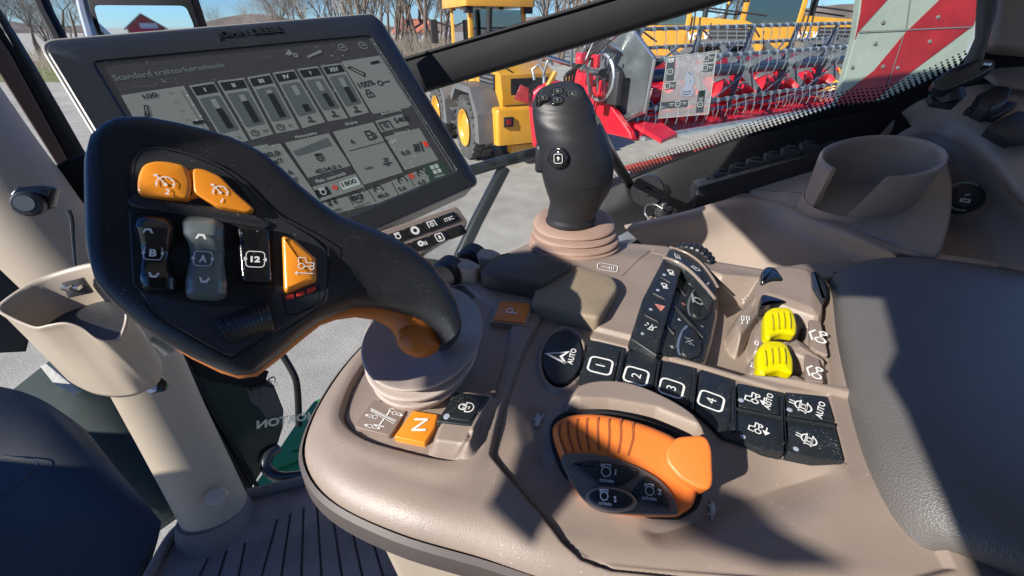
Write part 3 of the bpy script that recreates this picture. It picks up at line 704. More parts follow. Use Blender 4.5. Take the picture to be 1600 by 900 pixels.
plus((1078, 444)); plus((1068, 475), 'salmon_print'); plus((1050, 542))
for c in ((1104, 474), (1097, 510), (1094, 533)): icon(CF, c, (1, .5), 2.2, [{'p': [(-1, 0), (1, 0)]}], 'minus_symbol', parent=cf, h=.0004, w=.3)
icon(CF, (1091, 470), (.3, -1), 6, [{'p': circ(0, 0, .6, 10), 'c': True}, [(-1, .5), (1, .9)], [(0, -.6), (0, -1.2)]], 'airflow_symbol', M['grey_print'], cf, h=.0034, w=.12)
icon(CF, (1077, 533), (1, .4), 7, [[(-1, -1), (1, 1)], [(-1, 1), (1, -1)], [(-.3, 1), (.3, 1)], [(-.3, -1), (.3, -1)]], 'fan_symbol', M['grey_print'], cf, h=.0034, w=.1)
icon(CF, (1061, 499), (1, .3), 3, [{'p': [(-1, -.8), (1, -.8), (0, 1)], 'f': True}], 'arrow_symbol', parent=cf, h=.0004)
mb_ = MB(); plate(CF, [(1054, 478), (1057, 476), (1102, 525), (1099, 528)], .0016, .003, .0006, 1, mb=mb_)
plate(CF, [(1058, 448), (1060, 446), (1074, 460), (1072, 462)], .0012, .002, .0004, .6, mb=mb_); plate(CF, [(1040, 508), (1042, 506), (1056, 520), (1054, 522)], .0012, .002, .0004, .6, mb=mb_); mk('divider_rib', mb_, M['black_plastic'], cf)
# SET strip
SP = PL(UZ(1060, 400, ZT+.002), (.22, .05, .97))
mk('module_body', plate(CF, [(1036, 398), (1048, 386), (1074, 393), (1098, 409), (1117, 433), (1124, 452), (1123, 495), (1114, 535), (1103, 572), (1060, 566), (1020, 552), (1040, 480)], -.0012, .022, .002, 5), M['taupe_plastic'], console)
s_ = mk('set_switch_strip', plate(SP, [(1046, 389), (1054, 388), (1084, 405), (1108, 428), (1120, 452), (1113, 470), (1097, 443), (1075, 418), (1040, 402)], .001, .008, .0008, 3), M['button_black'], console)
text(SP, 'SET', (1060, 406), (1057, 395), 9, parent=s_, h=.0014)
icon(SP, (1086, 419), (1, .8), 6, [{'p': [(-1, .4), (.2, .8), (1, .5), (1, -.4), (-.6, -.5)], 'c': True}, [(-.2, .7), (0, -.5)]], 'cab_symbol', parent=s_, h=.0014, w=.12)
icon(SP, (1107, 443), (1, .9), 6, [[(-.8, .6), (0, 0), (.2, -.5), (.8, -.6)]], 'profile_symbol', M['grey_print'], parent=s_, h=.0014, w=.12)
mb_ = MB(); tube(mb_, [SP.p(x, y, .0012) for x, y in cr([(1036, 402), (1059, 410), (1081, 426), (1101, 447), (1116, 466)], 4)], .0013, 8); tube(mb_, [SP.p(x, y, .0012) for x, y in cr([(1046, 386), (1072, 395), (1095, 411), (1113, 434), (1121, 448)], 4)], .0010, 8)
mk('arched_trim', mb_, M['taupe_smooth'], console)
# ribbed thumb wheel standing behind the strip
mb_ = MB(); cW = UZ(1078, 417, ZT-.014); wr = .0215; axn = nrm(AX*.35+BX*.9+np.array([0, 0, .1]))
u_, v_ = frame(axn); ringsA = []
for off_ in (-.005, -.0042, .0042, .005):
    ringsA.append([cW+axn*off_+(u_*math.cos(a)+v_*math.sin(a))*(wr-(.0012 if abs(off_) > .0045 else 0)-(.0012 if (k % 4 == 0) else 0)) for k, a in enumerate([2*PI*k/112 for k in range(112)])])
loft(mb_, ringsA); mk('thumb_wheel', mb_, M['black_plastic'], console, ang=25)

# ---- hydraulic paddle levers in the tray
def hump(poly_lo, poly_hi, zlo, zhi, n=4, name='lever_housing', m='taupe_plain', b=.003):
    mb_ = MB(); A = [UZ(x, y, zhi) for x, y in rnd(poly_hi, 8, 5)]
    return mk(name, solid(mb_, A, (0, 0, 1), zhi-zlo, b, 4), M[m], console)
ZL = ZT-.021
def fin(pts, half, m='taupe_plain', name='lever_housing', b=.002):
    """upright rounded cheek: side outline given as (px, py, z); thickened along BX"""
    P = [UZ(x, y, z) for x, y, z in pts]; n_ = BX; c = sum(P)/len(P)
    P = [p-n_*((p-c)@n_) for p in P]
    mb_ = MB(); solid(mb_, [p+n_*half for p in cr(P, 3, True)], n_, 2*half, b, 3); return mk(name, mb_, M[m], console)
mk('toggle_lever', plate(PZ(ZT+.003), [(1189, 424), (1197, 415), (1212, 417), (1226, 436), (1208, 436), (1190, 441)], 0, .01, .002, 5), M['gloss_black'], console)
mk('toggle_lever', plate(PZ(ZT+.000), [(1188, 458), (1193, 448), (1206, 447), (1222, 455), (1234, 474), (1206, 472), (1188, 480)], 0, .01, .002, 5), M['gloss_black'], console)
mk('toggle_end', plate(PZ(ZT+.003), [(1268, 421), (1282, 426), (1292, 444), (1294, 460), (1288, 470), (1270, 448)], 0, .008, .002, 5), M['gloss_trim'], console)
YP = PL(UZ(1215, 505, ZT+.004), (-.1, -.25, .95)); YP2 = PL(UZ(1210, 560, ZT-.002), (-.1, -.25, .95))
for ypl, poly, ribs in ((YP, [(1194, 494), (1197, 486), (1208, 479), (1234, 479), (1241, 488), (1246, 505), (1245, 523), (1222, 519), (1208, 524), (1204, 530), (1195, 524)], [(1204, 492), (1213, 490), (1222, 489), (1231, 489)]),
                        (YP2, [(1183, 550), (1186, 541), (1198, 531), (1222, 532), (1232, 540), (1240, 560), (1240, 585), (1218, 577), (1200, 582), (1196, 587), (1184, 580)], [(1193, 548), (1203, 545), (1213, 544), (1223, 545)])):
    lv = mk('paddle_lever', plate(ypl, poly, .003, .0065, .0016, 7, dome=.0008), M['yellow_plastic'], console, label='yellow ribbed paddle lever, '+('far one' if ypl is YP else 'near one'))
    mb_ = MB()
    for x, y in ribs: ribbon(ypl, cr([(x, y), (x+1, y+12), (x+1, y+24)], 3), .0013, .0032, mb=mb_)
    # raised ribs
    mb_ = MB()
    for x, y in ribs: tube(mb_, [ypl.p(a, b2, .0040) for a, b2 in cr([(x, y), (x+2, y+12), (x+2, y+24)], 3)], .0011, 8)
    mk('grip_rib', mb_, M['yellow_plastic'], lv)
LP_ = PZ(ZT-.0035)
for poly, c in (([(1264, 499), (1282, 502), (1294, 555), (1276, 548), (1266, 540)], (1275, 524)), ([(1258, 552), (1280, 562), (1287, 598), (1259, 594)], (1270, 580))):
    b_ = mk('legend_plate', plate(PZ(ZT-.0035), poly, .001, .002, .0003, 2), M['taupe_label'], console)
    icon(LP_, c, (.15, -1), 9, TRAC[:3]+[[(-.9, .2), (.2, .5), (.9, .1)]], 'implement_symbol', parent=b_, h=.0014, w=.09)
for c in ((1176, 572), (1178, 552), (1182, 537)): dicon(c, (.25, -1), 5, [{'p': [(-.6, -.6), (.6, -.6), (.6, .6), (-.6, .6)], 'c': True}, [(0, -.6), (0, .6)]] if c[1] != 537 else [{'p': circ(0, 0, .7, 10), 'c': True}], 'valve_symbol', w=.14)
for c in ((1162, 468), (1160, 500), (1168, 500)): dicon(c, (.1, -1), 5, [{'p': [(-.3, -.5), (.9, -.5), (.9, .5), (-.3, .5)], 'c': True}, [(-1.2, 0), (-.3, 0)], [(-1.4, -.4), (-1.2, 0), (-1.4, .4)]], 'valve_symbol', w=.14)
# right border rail of the tray
mb_ = MB(); tube(mb_, [UZ(x, y, ZT) for x, y in ((1309, 424), (1318, 480), (1334, 598))], .0016, 8); 
mk('tray_edge', mb_, M['taupe_plain'], console)

# ------------------------------------------------------------------ armrest pad
arm = MB(); rows = []
def arow(pts): rows.append([UZ(x, y, z) for x, y, z in pts])
zc = ZT+.012
arow([(1312, 417, ZT-.02), (1400, 402, ZT-.02), (1520, 410, ZT-.02), (1680, 440, ZT-.02)])
arow([(1310, 425, ZT+.004), (1395, 404, ZT+.006), (1520, 420, ZT+.006), (1690, 450, ZT+.006)])
arow([(1315, 440, zc-.004), (1395, 425, zc+.006), (1520, 440, zc+.008), (1700, 480, zc+.004)])
arow([(1326, 520, zc-.004), (1415, 520, zc+.008), (1560, 540, zc+.010), (1760, 560, zc+.006)])
arow([(1350, 640, zc-.006), (1450, 640, zc+.008), (1620, 660, zc+.010), (1860, 700, zc+.006)])
arow([(1395, 760, zc-.008), (1500, 770, zc+.004), (1680, 800, zc+.008), (1960, 860, zc+.004)])
arow([(1462, 852, ZT-.002), (1560, 880, ZT+.004), (1720, 930, ZT+.006), (2000, 1010, ZT)])
arow([(1490, 868, ZT-.02), (1590, 905, ZT-.02), (1760, 960, ZT-.02), (2040, 1040, ZT-.02)])
rows = [[UZ(r_x, r_y, ZT-.02) if False else r[0]+np.array([0, 0, -.02])]+r for r in rows for r_x, r_y in ((0, 0),)]
patch(arm, rows, 8, 8)
o = mk('armrest_pad', arm, M['armrest_vinyl'], None, ang=180)
tag(o, 'large grained grey vinyl armrest pad at the right end of the control console', 'armrest')

gp = MB(); tube(gp, cr([UZ(x-5, y, ZT+.0004) for x, y in ((1311, 426), (1320, 490), (1338, 590), (1376, 700), (1425, 790))], 6), .0013, 8)
mk('gap_seal', gp, M['seam_dark'], o)
# ------------------------------------------------------------------ monitor
def rect_pose(q, width):
    d = [ray(*p) for p in q]; Mx = np.array([d[0], -d[1], d[2], -d[3]]).T
    n = np.linalg.svd(Mx)[2][-1]; n = n*np.sign(n[0]); Pq = [C0+n[i]*d[i]*1.0 for i in range(4)]
    k = width/np.linalg.norm(Pq[1]-Pq[0]); return [C0+(p-C0)*k for p in Pq]
MQ = rect_pose([(61, 66), (588, 22), (748, 287), (313, 483)], 0.33)
me_x = nrm(MQ[1]-MQ[0]); _dn = MQ[3]-MQ[0]; mn = np.cross(me_x, _dn); SC = PL((MQ[0]+MQ[2])/2, mn); mn = SC.n
me_y = np.cross(mn, me_x)
monitor = thing('display_monitor', 'black tractor display monitor showing a grey driving page behind the drive lever', 'monitor', SC.o)
Q4 = [(61, 66), (588, 22), (748, 287), (313, 483)]
rnd3 = lambda P, r: [np.array(p) for p in P]
def rpoly3(P, r, n=5):
    out = []
    for i in range(len(P)):
        a, b, c = P[i-1], P[i], P[(i+1) % len(P)]
        p0 = b+nrm(a-b)*r; p2 = b+nrm(c-b)*r
        for k in range(n+1):
            u = k/n; out.append((1-u)**2*p0+2*u*(1-u)*b+u*u*p2)
    return out
mb_ = MB(); solid(mb_, rpoly3([SC.p(x, y, -.004) for x, y in Q4], .012), mn, .028, .003, 3); mk('housing_back', mb_, M['monitor_rim'], monitor)
rm_ = MB(); _r = rpoly3([SC.p(x, y, -.0035) for x, y in Q4], .012); tube(rm_, _r+[_r[0]], .0015, 8); mk('rim_trim', rm_, M['monitor_rim'], monitor)
SCR = [(146, 104), (556, 66), (722, 278), (352, 424)]            # visible glass opening
inner = [(150, 92), (566, 54), (716, 262), (345, 430)]
# bezel frame with opening: loft of loops
def loop(px, h, ins=0.0, r=.012):
    P_ = [SC.p(x, y, h) for x, y in px]; L_ = rpoly3(P_, r)
    return offs(L_, mn, ins) if ins else L_
inner = [(141, 95), (578, 54), (716, 268), (340, 428)]
fr = MB(); loft(fr, [loop(Q4, -.006, .0012), loop(Q4, -.001, .0012), loop(Q4, .0, .0024), loop(inner, .0, 0, .006), loop(inner, -.0022, .0022, .006)], cap=False)
mk('bezel', fr, M['monitor_black'], monitor)
gl = MB(); gl.add(loop(inner, -.0021, -.004, .004), [tuple(range(24))]); glass = mk('screen', gl, M['screen_glass'], monitor, smooth=False)
ed = MB(); ribbon(SC, [(578, 60), (640, 158), (709, 268)], .0024, -.0012, mb=ed); mk('bezel_edge_glint', ed, M['plate_grey'], monitor)  # highlight along the bezel's inner edge, painted as a grey strip
SG = -.0018
def sq(px, h=SG, m='screen_pale', name='screen_field', r=0, par=None):
    P_ = [SC.p(x, y, h) for x, y in px]
    if r: P_ = rpoly3(P_, r, 3)
    b = MB(); b.add(P_, [tuple(range(len(P_)))]); return mk(name, b, M[m], par or glass, smooth=False)
text(SC, 'JOHN DEERE', (321, 58), (454, 46), 14, 'maker_lettering', M['gloss_trim'], monitor, h=.0002, off=.03, thick=.0008)
text(SC, 'Standard traktorkørselsside', (177, 122), (350, 101), 10, parent=glass, h=SG+.0002, mat=M['screen_mid2'], off=.0)
text(SC, '15:43', (404, 92), (425, 90), 7, parent=glass, h=SG+.0002, mat=M['screen_mid'], off=.0)
# upper band of fields: (the pale areas)
dr = SC.sc(300, 200)
sq([(189, 149), (287, 134), (345, 233), (243, 246)])
cols = [((293, 133), (336, 127)), ((340, 126), (381, 120)), ((385, 119), (424, 113)), ((428, 113), (465, 108)), ((461, 108), (497, 103)), ((500, 102), (533, 98))]
down = lambda x: (.60+.0005*(x-290))
tx = ['I', 'II', 'III', 'IV', 'V', 'XIV']
tops = [(293, 134), (337, 127), (384, 121), (424, 114), (462, 108), (499, 103), (536, 98)]
bots = [(351, 229), (391, 219), (430, 209), (471, 201), (511, 190), (546, 184), (579, 175)]
for i in range(6):
    a, b, c, d = tops[i], tops[i+1], bots[i+1], bots[i]
    L = lambda u, v, a=a, b=b, c=c, d=d: tuple((1-v)*((1-u)*a[k]+u*b[k])+v*((1-u)*d[k]+u*c[k]) for k in (0, 1))
    sq([L(.05, 0), L(.93, 0), L(.93, 1), L(.05, 1)])
    sq([L(.10, .03), L(.88, .03), L(.88, .17), L(.10, .17)], SG+.0002, 'screen_ink')
    text(SC, tx[i], L(.30 if len(tx[i]) > 1 else .44, .10), L(.68 if len(tx[i]) > 1 else .54, .10), 7, parent=glass, h=SG+.0004, mat=M['screen_light'])
    sq([L(.12, .22), L(.84, .22), L(.84, .80), L(.12, .80)], SG+.0002, 'screen_mid', r=.002)
    sq([L(.46, .27), L(.66, .27), L(.66, .45), L(.46, .45)], SG+.0004, 'screen_pale')
    t0 = (.42, .38, .33, .62, .5, .45)[i]
    sq([L(.46, t0), L(.68, t0), L(.70, .75), L(.46, .75)], SG+.0005, 'screen_ink')
    if i < 3:
        cc = L(.30, .91); icon(SC, cc, (1, -.15), 6, [{'p': circ(0, 0, .9, 14), 'c': True}, [(0, .6), (0, 0), (.4, 0)]], 'clock_symbol', M['screen_ink'], glass, h=SG+.0004, w=.12)
        text(SC, ('C', '7x1', 'C')[i], L(.62, .92), L(.80 if i == 1 else .72, .91), 5, parent=glass, h=SG+.0004, mat=M['screen_ink'])
    else:
        cc = L(.48, .90); icon(SC, cc, (1, -.2), 6, [{'p': circ(0, .7, .28, 8), 'c': True}, [(0, .4), (0, -.3)], [(-.9, -.4), (-.2, -.1), (.9, -.6)], {'p': [(-.9, -.6), (.9, -.7), (.9, -.5), (-.9, -.4)], 'f': True}], 'joystick_symbol', M['screen_ink'], glass, h=SG+.0004, w=.12)
sq([(536, 96), (597, 86), (640, 168), (583, 178)][:4])
sq([(533, 96), (592, 88), (644, 165), (581, 176)], SG+.0001)
SI = 'screen_ink'
def st(s, a, b, h=10, m=SI, off=.02): text(SC, s, a, b, h, parent=glass, h=SG+.0005, mat=M[m], off=off)
st('100', (222, 152), (247, 147), 9); st('43%', (228, 197), (254, 193), 9); st('100%', (560, 134), (584, 128), 10)
icon(SC, (226, 173), (1, -.15), 12, [{'p': [(-.25, -.9), (.35, .9), (.75, .8), (.25, -.9)], 'c': True}, {'p': circ(0, -.75, .3, 8), 'c': True}], 'lever_symbol', M[SI], glass, h=SG+.0004, w=.08)
sq([(300, 190), (318, 187), (320, 192), (303, 195)], SG+.0004, SI); ribb = MB(); ribbon(SC, [(283, 142), (338, 232)], .0004, SG+.0004, mb=ribb); ribbon(SC, [(296, 140), (350, 230)], .0003, SG+.0004, mb=ribb)
for k in range(7): ribbon(SC, [(264+k*9, 146+k*14), (270+k*9, 145+k*14)], .0005, SG+.0004, mb=ribb)
mk('scale_mark', ribb, M[SI], glass, smooth=False)
icon(SC, (558, 112), (1, -.2), 11, [{'p': [(-.8, .7), (-.4, .8), (.8, -.4), (.5, -.8)], 'c': True}], 'lever_symbol', M[SI], glass, h=SG+.0004, w=.09)
icon(SC, (577, 146), (1, -.2), 6, [{'p': [(-.8, -.9), (.8, -.9), (.8, .1), (-.8, .1)], 'c': True}, [(-.5, .1), (-.4, .9), (.4, .9), (.5, .1)], {'p': circ(0, -.4, .2, 6), 'f': True}], 'padlock_symbol', M[SI], glass, h=SG+.0004, w=.13)
icon(SC, (600, 129), (1, -.15), 10, [{'p': circ(-.6, 0, .35, 8), 'c': True}, [(-.25, 0), (1, .1)]], 'marker_symbol', M[SI], glass, h=SG+.0004, w=.08)
sq([(578, 97), (591, 94), (594, 98), (580, 101)], SG+.0004, SI)
# lower fields
sq([(378, 236), (438, 224), (500, 312), (442, 330), (400, 290)])
sq([(445, 223), (514, 208), (548, 259), (481, 278)])
sq([(520, 206), (583, 191), (630, 269), (568, 289)])
sq([(586, 189), (628, 178), (640, 195), (596, 207)]); sq([(601, 214), (655, 200), (685, 250), (633, 266)])
sq([(486, 293), (556, 271), (570, 292), (497, 316)], SG+.0001)
sq([(502, 318), (570, 299), (665, 262), (672, 284), (590, 318), (520, 335)], SG+.0001, 'screen_pale')
sq([(662, 260), (690, 252), (706, 274), (674, 285)], SG+.0002, 'screen_green')
sq([(490, 298), (511, 291), (518, 303), (497, 310)], SG+.0003, SI); sq([(529, 285), (557, 276), (564, 288), (536, 297)], SG+.0003, 'screen_light', r=.002)
st('40,0', (411, 244), (437, 239), 11); st('KM/T', (418, 256), (442, 250), 8); st('5,6', (438, 273), (459, 268), 10); st('KM/T', (442, 286), (466, 280), 8); st('5,0', (456, 301), (475, 296), 10); st('KM/T', (458, 313), (481, 307), 8)
st('4534,0 t', (491, 270), (534, 259), 9); st('6', (547, 222), (554, 220), 8); st('540E', (616, 189), (639, 184), 9); st('0,0', (626, 241), (641, 237), 9); st('1800', (534, 289), (556, 282), 8)
st('40,0', (588, 309), (608, 303), 8); st('5,6', (622, 297), (635, 293), 8); st('6,0', (652, 287), (665, 283), 8); st('ISO', (548, 311), (567, 306), 8, off=.05); st('ISOBUS VT', (553, 325), (578, 317), 4, off=0)
st('ITEC', (522, 330), (534, 326), 5); st('Transmission', (383, 233), (418, 226), 6, 'screen_light', 0); st('Motorydelse', (462, 215), (495, 208), 6, 'screen_light', 0); st('Diverse', (540, 194), (558, 190), 5, 'screen_light', 0); st('Bakkraftudtag', (594, 179), (628, 171), 5, 'screen_light', 0)
st('Maks. motoromdr.', (494, 284), (541, 270), 6, 'screen_light', 0); st('Tomkørsel', (185, 138), (265, 131), 4, 'screen_mid', 0); st('Sektion A', (617, 209), (640, 203), 5, 'screen_light', 0); st('- - -', (571, 264), (581, 261), 4)
st('MENU', (680, 277), (695, 272), 4, 'screen_light', 0); st('Grd', (609, 222), (619, 219), 7, 'screen_light')
tr_ = MB(); tr_.add([SC.p(x, y, SG+.0003) for x, y in ((457, 237), (511, 215), (518, 227), (464, 244))], [(0, 1, 2, 3)]); mk('level_wedge', tr_, M['screen_mid'], glass, smooth=False)
icon(SC, (500, 247), (1, -.2), 8, MOT+[[(-.3, 0), (.3, 0)]], 'engine_symbol', M[SI], glass, h=SG+.0005, w=.12)
icon(SC, (578, 211), (1, -.25), 8, [{'p': [(-.6, -.8), (.4, -.8), (.4, .8), (-.6, .8)], 'c': True}, [(.4, .4), (.9, .2), (.9, -.6), (.4, -.7)], [(-.4, 0), (.2, 0)]], 'fuel_symbol', M[SI], glass, h=SG+.0005, w=.11)
icon(SC, (603, 252), (1, -.25), 7, [[(-1, -.5), (1, -.5)], [(-.6, 0), (.3, 0), (.6, .6), (-.3, .5)], [(-.3, -1), (.3, -.8)]], 'work_symbol', M[SI], glass, h=SG+.0005, w=.12)
icon(SC, (603, 196), (1, -.25), 8, [[(-1, -.8), (-1, .7), (1, .7), (1, -.8)], {'p': circ(0, 0, .35, 8), 'c': True}], 'shaft_symbol', M[SI], glass, h=SG+.0005, w=.1)
icon(SC, (654, 230), (1, -.25), 8, [[(-1, -.7), (-.6, .7)], [(-.6, -.7), (-.2, .7)], [(-.2, -.7), (.2, .7)], [(.4, -.9), (.8, .9)]], 'area_symbol', M[SI], glass, h=SG+.0005, w=.12)
icon(SC, (665, 225), (1, -.25), 5, [{'p': [(-.6, -.8), (.6, -.8), (.6, .8), (-.6, .8)], 'f': True}], 'record_symbol', M['red_print'], glass, h=SG+.0005)
GAUGE = [{'p': circ(0, 0, .9, 14, -30, 210)}, [(0, 0), (-.5, .5)]]
for c in ((591, 296), (629, 282), (659, 271)): icon(SC, c, (1, -.25), 7, GAUGE, 'gauge_symbol', M[SI], glass, h=SG+.0005, w=.12)
icon(SC, (505, 300), (1, -.25), 7, MOT, 'engine_symbol', M['screen_light'], glass, h=SG+.0005, w=.12)
for c in ((523, 293), (643, 275)): icon(SC, c, (1, -.2), 3.6, [{'p': circ(0, 0, .8, 10), 'c': True}], 'record_symbol', M['red_print'], glass, h=SG+.0005, w=.3)
icon(SC, (681, 264), (1, -.3), 7, [{'p': [(a, b), (a+.8, b), (a+.8, b+.8), (a, b+.8)], 'f': True} for a in (-.9, .1) for b in (-.9, .1)], 'menu_symbol', M['screen_light'], glass, h=SG+.0005)
for c in ((515, 318), (523, 314)): icon(SC, c, (1, -.25), 6, [[(0, -1), (0, 1)], [(-.5, .3), (0, 1), (.5, .3)], [(-.5, -.5), (0, 0), (.5, -.5)]], 'sequence_symbol', M[SI], glass, h=SG+.0005, w=.13)
icon(SC, (557, 308), (1, -.25), 11, [{'p': circ(0, 0, .8, 16), 'c': True}], 'ring_symbol', M[SI], glass, h=SG+.0005, w=.06)
for c in ((535, 74), (567, 71)): icon(SC, c, (1, -.1), 6, [{'p': circ(0, 0, .9, 12), 'c': True}, [(-.4, 0), (.4, 0)], [(0, .4), (.4, 0)]], 'page_symbol', M['screen_pale'], glass, h=SG+.0004, w=.1)
icon(SC, (455, 84), (1, -.1), 10, [{'p': [(-.9, 0), (0, .8), (.3, .2), (-.3, -.3)], 'f': True}, {'p': circ(.5, -.3, .3, 8), 'c': True}], 'satellite_symbol', M['screen_pale'], glass, h=SG+.0004, w=.1)
icon(SC, (491, 84), (1, -.2), 14, [{'p': [(-.9, -.1), (.9, .3), (.9, .0), (-.9, -.3)], 'f': True}], 'signal_symbol', M['screen_pale'], glass, h=SG+.0004, w=.1)
gr = MB()
for a, b in (((440, 222), (500, 312)), ((516, 208), (568, 290)), ((584, 190), (632, 268)), ((380, 236), (712, 156)), ((545, 236), (612, 218)), ((542, 304), (552, 320)), ((575, 297), (588, 316)), ((612, 284), (622, 304)), ((638, 274), (648, 292))):
    if a == (380, 236): continue
    ribbon(SC, [a, b], .0007, SG+.0003, mb=gr)
mk('grid_line', gr, M['screen_ink'], glass, smooth=False)

# ------------------------------------------------------------------ keypad under the monitor
KPL = PL(SC.p(660, 365, .004), mn+np.array([0, 0, .1]))
kp = thing('button_keypad', 'small taupe keypad with two rows of black keys hanging under the monitor', 'keypad', KPL.p(660, 370))
mk('keypad_housing', plate(KPL, [(560, 372), (714, 321), (731, 345), (729, 355), (655, 400), (600, 420)], 0, .012, .002, 6), M['taupe_smooth'], kp)
def kkey(poly, ic, name):
    b = mk('key', plate(KPL, poly, .0016, .003, .0006, 2.5), M['gloss_black'], kp, label='glossy black key with '+name); c = (sum(p[0] for p in poly)/4, sum(p[1] for p in poly)/4)
    if isinstance(ic, str): text(KPL, ic, (c[0]-7, c[1]+3), (c[0]+7, c[1]-2), 6, parent=b, h=.0019)
    elif ic: icon(KPL, c, (1, -.35), 6, ic, 'key_symbol', parent=b, h=.0019, w=.14)
ROW = lambda k, r: [(604+k*26.5+r*12, 367-k*9.3+r*20), (630+k*26.5+r*12, 358-k*9.3+r*20), (640+k*26.5+r*12, 371-k*9.3+r*20), (614+k*26.5+r*12, 381-k*9.3+r*20)]
PTO = [[(-1, -.6), (-1, .8), (1, .8), (1, -.6)], {'p': circ(0, 0, .4, 8), 'c': True}]
kkey(ROW(0, 0), MOT, 'engine mark'); kkey(ROW(1, 0), [{'p': circ(0, 0, .8, 14), 'c': True, 'w': .3}], 'gear ring mark'); kkey(ROW(2, 0), PTO, 'shaft mark'); kkey(ROW(3, 0), 'ITEC', 'ITEC lettering')
kkey(ROW(0, 1), [{'p': circ(0, 0, .6, 10, 0, 200)}], 'round mark'); kkey(ROW(1, 1), [{'p': circ(-.5, .1, .5, 10), 'c': True, 'w': .25}, [(.4, -.7), (.4, .3)], [(.9, -.7), (.9, .3)]], 'sun and heater mark')
kkey(ROW(2, 1), [{'p': [tuple(p) for p in rnd([(-.9, -.9), (.9, -.9), (.9, .9), (-.9, .9)], .4)], 'c': True}, {'p': [(-.3, -.5), (.3, -.5), (.3, .3), (0, .6), (-.3, .3)], 'f': True}], 'plug mark'); kkey(ROW(3, 1), None, 'no mark')
# arm carrying the monitor
mb_ = MB(); tube(mb_, [SC.p(480, 250, -.03), SC.p(560, 330, -.07), SC.p(640, 420, -.10), UZ(700, 440, ZT-.03)], [.02, .02, .018, .018], 14)
o = mk('monitor_arm', mb_, M['black_plastic'], None); tag(o, 'black support arm behind the display monitor running down to the console', 'support arm')

# ------------------------------------------------------------------ drive lever
HP = PL(C0+ray(395, 585)*.158, (.45, -.65, .62))
lever = thing('drive_lever', 'big black drive lever with rocker switches, orange trim and pleated boot', 'drive lever', UZ(665, 560, ZT))
rings_px = [((151, 330), (152, 300)), ((156, 415), (153, 252)), ((170, 455), (163, 226)), ((190, 480), (182, 208)), ((205, 494), (200, 200)), ((232, 516), (240, 199)), ((268, 540), (285, 207)), ((310, 562), (325, 216)), ((345, 578), (360, 226)), ((372, 587), (390, 238)), ((398, 583), (418, 254)), ((428, 560), (442, 274)),
            ((465, 528), (470, 299)), ((495, 504), (500, 322)), ((520, 493), (530, 340)), ((550, 481), (568, 353)), ((585, 481), (608, 370)), ((615, 486), (640, 388)), ((640, 493), (668, 411)), ((662, 504), (690, 440)), ((678, 518), (706, 470)), ((690, 538), (714, 505))]
def lev_rings(px, th, n, h0, h1, e0=5.5, e1=2.3, sw=(10, 15), N_=72, z_end=0):
    out = []
    for i, (a, b) in enumerate(px):
        u = sst(np.array(float(i)), *sw); e = e0*(1-u)+e1*u; T = th*(1-u)+n*u
        if i == 0: T *= .55
        if i == 1: T *= .85
        hc = (h0+h1)/2
        A = HP.p(a[0], a[1], hc); B = HP.p(b[0], b[1], hc); c = (A+B)/2; hv = (B-A)/2; L_ = np.linalg.norm(hv); d = hv/L_
        ring = []
        for k in range(N_):
            t = 2*PI*k/N_; ct, s_ = math.cos(t), math.sin(t)
            # rounded rectangle of constant corner radius
            x = math.copysign(abs(ct)**(2/e), ct); y = math.copysign(abs(s_)**(2/e), s_)
            ring.append(c+d*x*L_+HP.n*y*T)
        out.append(ring)
    return out
hd_top = .0135
mb_ = MB(); rr = lev_rings(rings_px, .0135, .0125, 0, 0)
# let the stem sink into the boot
last = rr[-1]; dn_ = nrm(UZ(700, 560, ZT-.02)-sum(last)/len(last))
rr.append([p+dn_*.02 for p in last])
loft(mb_, rr); mk('lever_grip', mb_, M['grip_black'] if False else M['black_rubber'], lever, ang=60)
# orange back shell / underside
und = [((250, 531), (262, 500)), ((300, 561), (310, 520)), ((345, 583), (350, 540)), ((374, 592), (380, 560)), ((402, 588), (405, 550)), ((432, 565), (430, 530)), ((470, 533), (465, 500)), ((500, 509), (495, 480)), ((525, 500), (522, 470)), ((555, 496), (560, 450)), ((585, 500), (600, 440)), ((608, 512), (635, 445)), ((620, 528), (662, 460)), ((626, 542), (682, 490)), ((640, 553), (700, 520))]
def und_rings():
    out = []
    for i, (a, b) in enumerate(und):
        u = max(0, (i-8)/6); hh = -.0075-.002*u
        A = HP.p(a[0], a[1], hh); B = HP.p(b[0], b[1], hh); c = (A+B)/2; d = (B-A)/2
        T = .0045+.0055*min(1, u*1.3)
        out.append([c+d*math.cos(t)+HP.n*math.sin(t)*T for t in [2*PI*k/24 for k in range(24)]])
    return out
mb_ = MB(); loft(mb_, und_rings()); mk('orange_underside', mb_, M['orange_dark'], lever, ang=80)
mb_ = MB(); c_ = HP.p(655, 530, -.004); 
for k in range(1):
    rg = []; 
    for j in range(9):
        a = PI*j/8; rg.append(circle_ring(c_+HP.n*math.cos(a)*.0065, max(.0003, math.sin(a)*.0105), 24, HP.n, ry=max(.0003, math.sin(a)*.0085), u=nrm(HP.p(690, 535)-HP.p(620, 520))))
    loft(mb_, rg)
mk('orange_release_tip', mb_, M['orange_dark'], lever)
H1 = hd_top                                  # front face height above the mid plane
def hplate(px, h, dep=.004, b=.0006, r=4, m='black_plastic', name='button', dome=0.0, parent=None, label=None, n=4):
    return mk(name, plate(HP, px, H1+h, dep, b, r, dome, n=n), M[m], parent or lever, label=label)
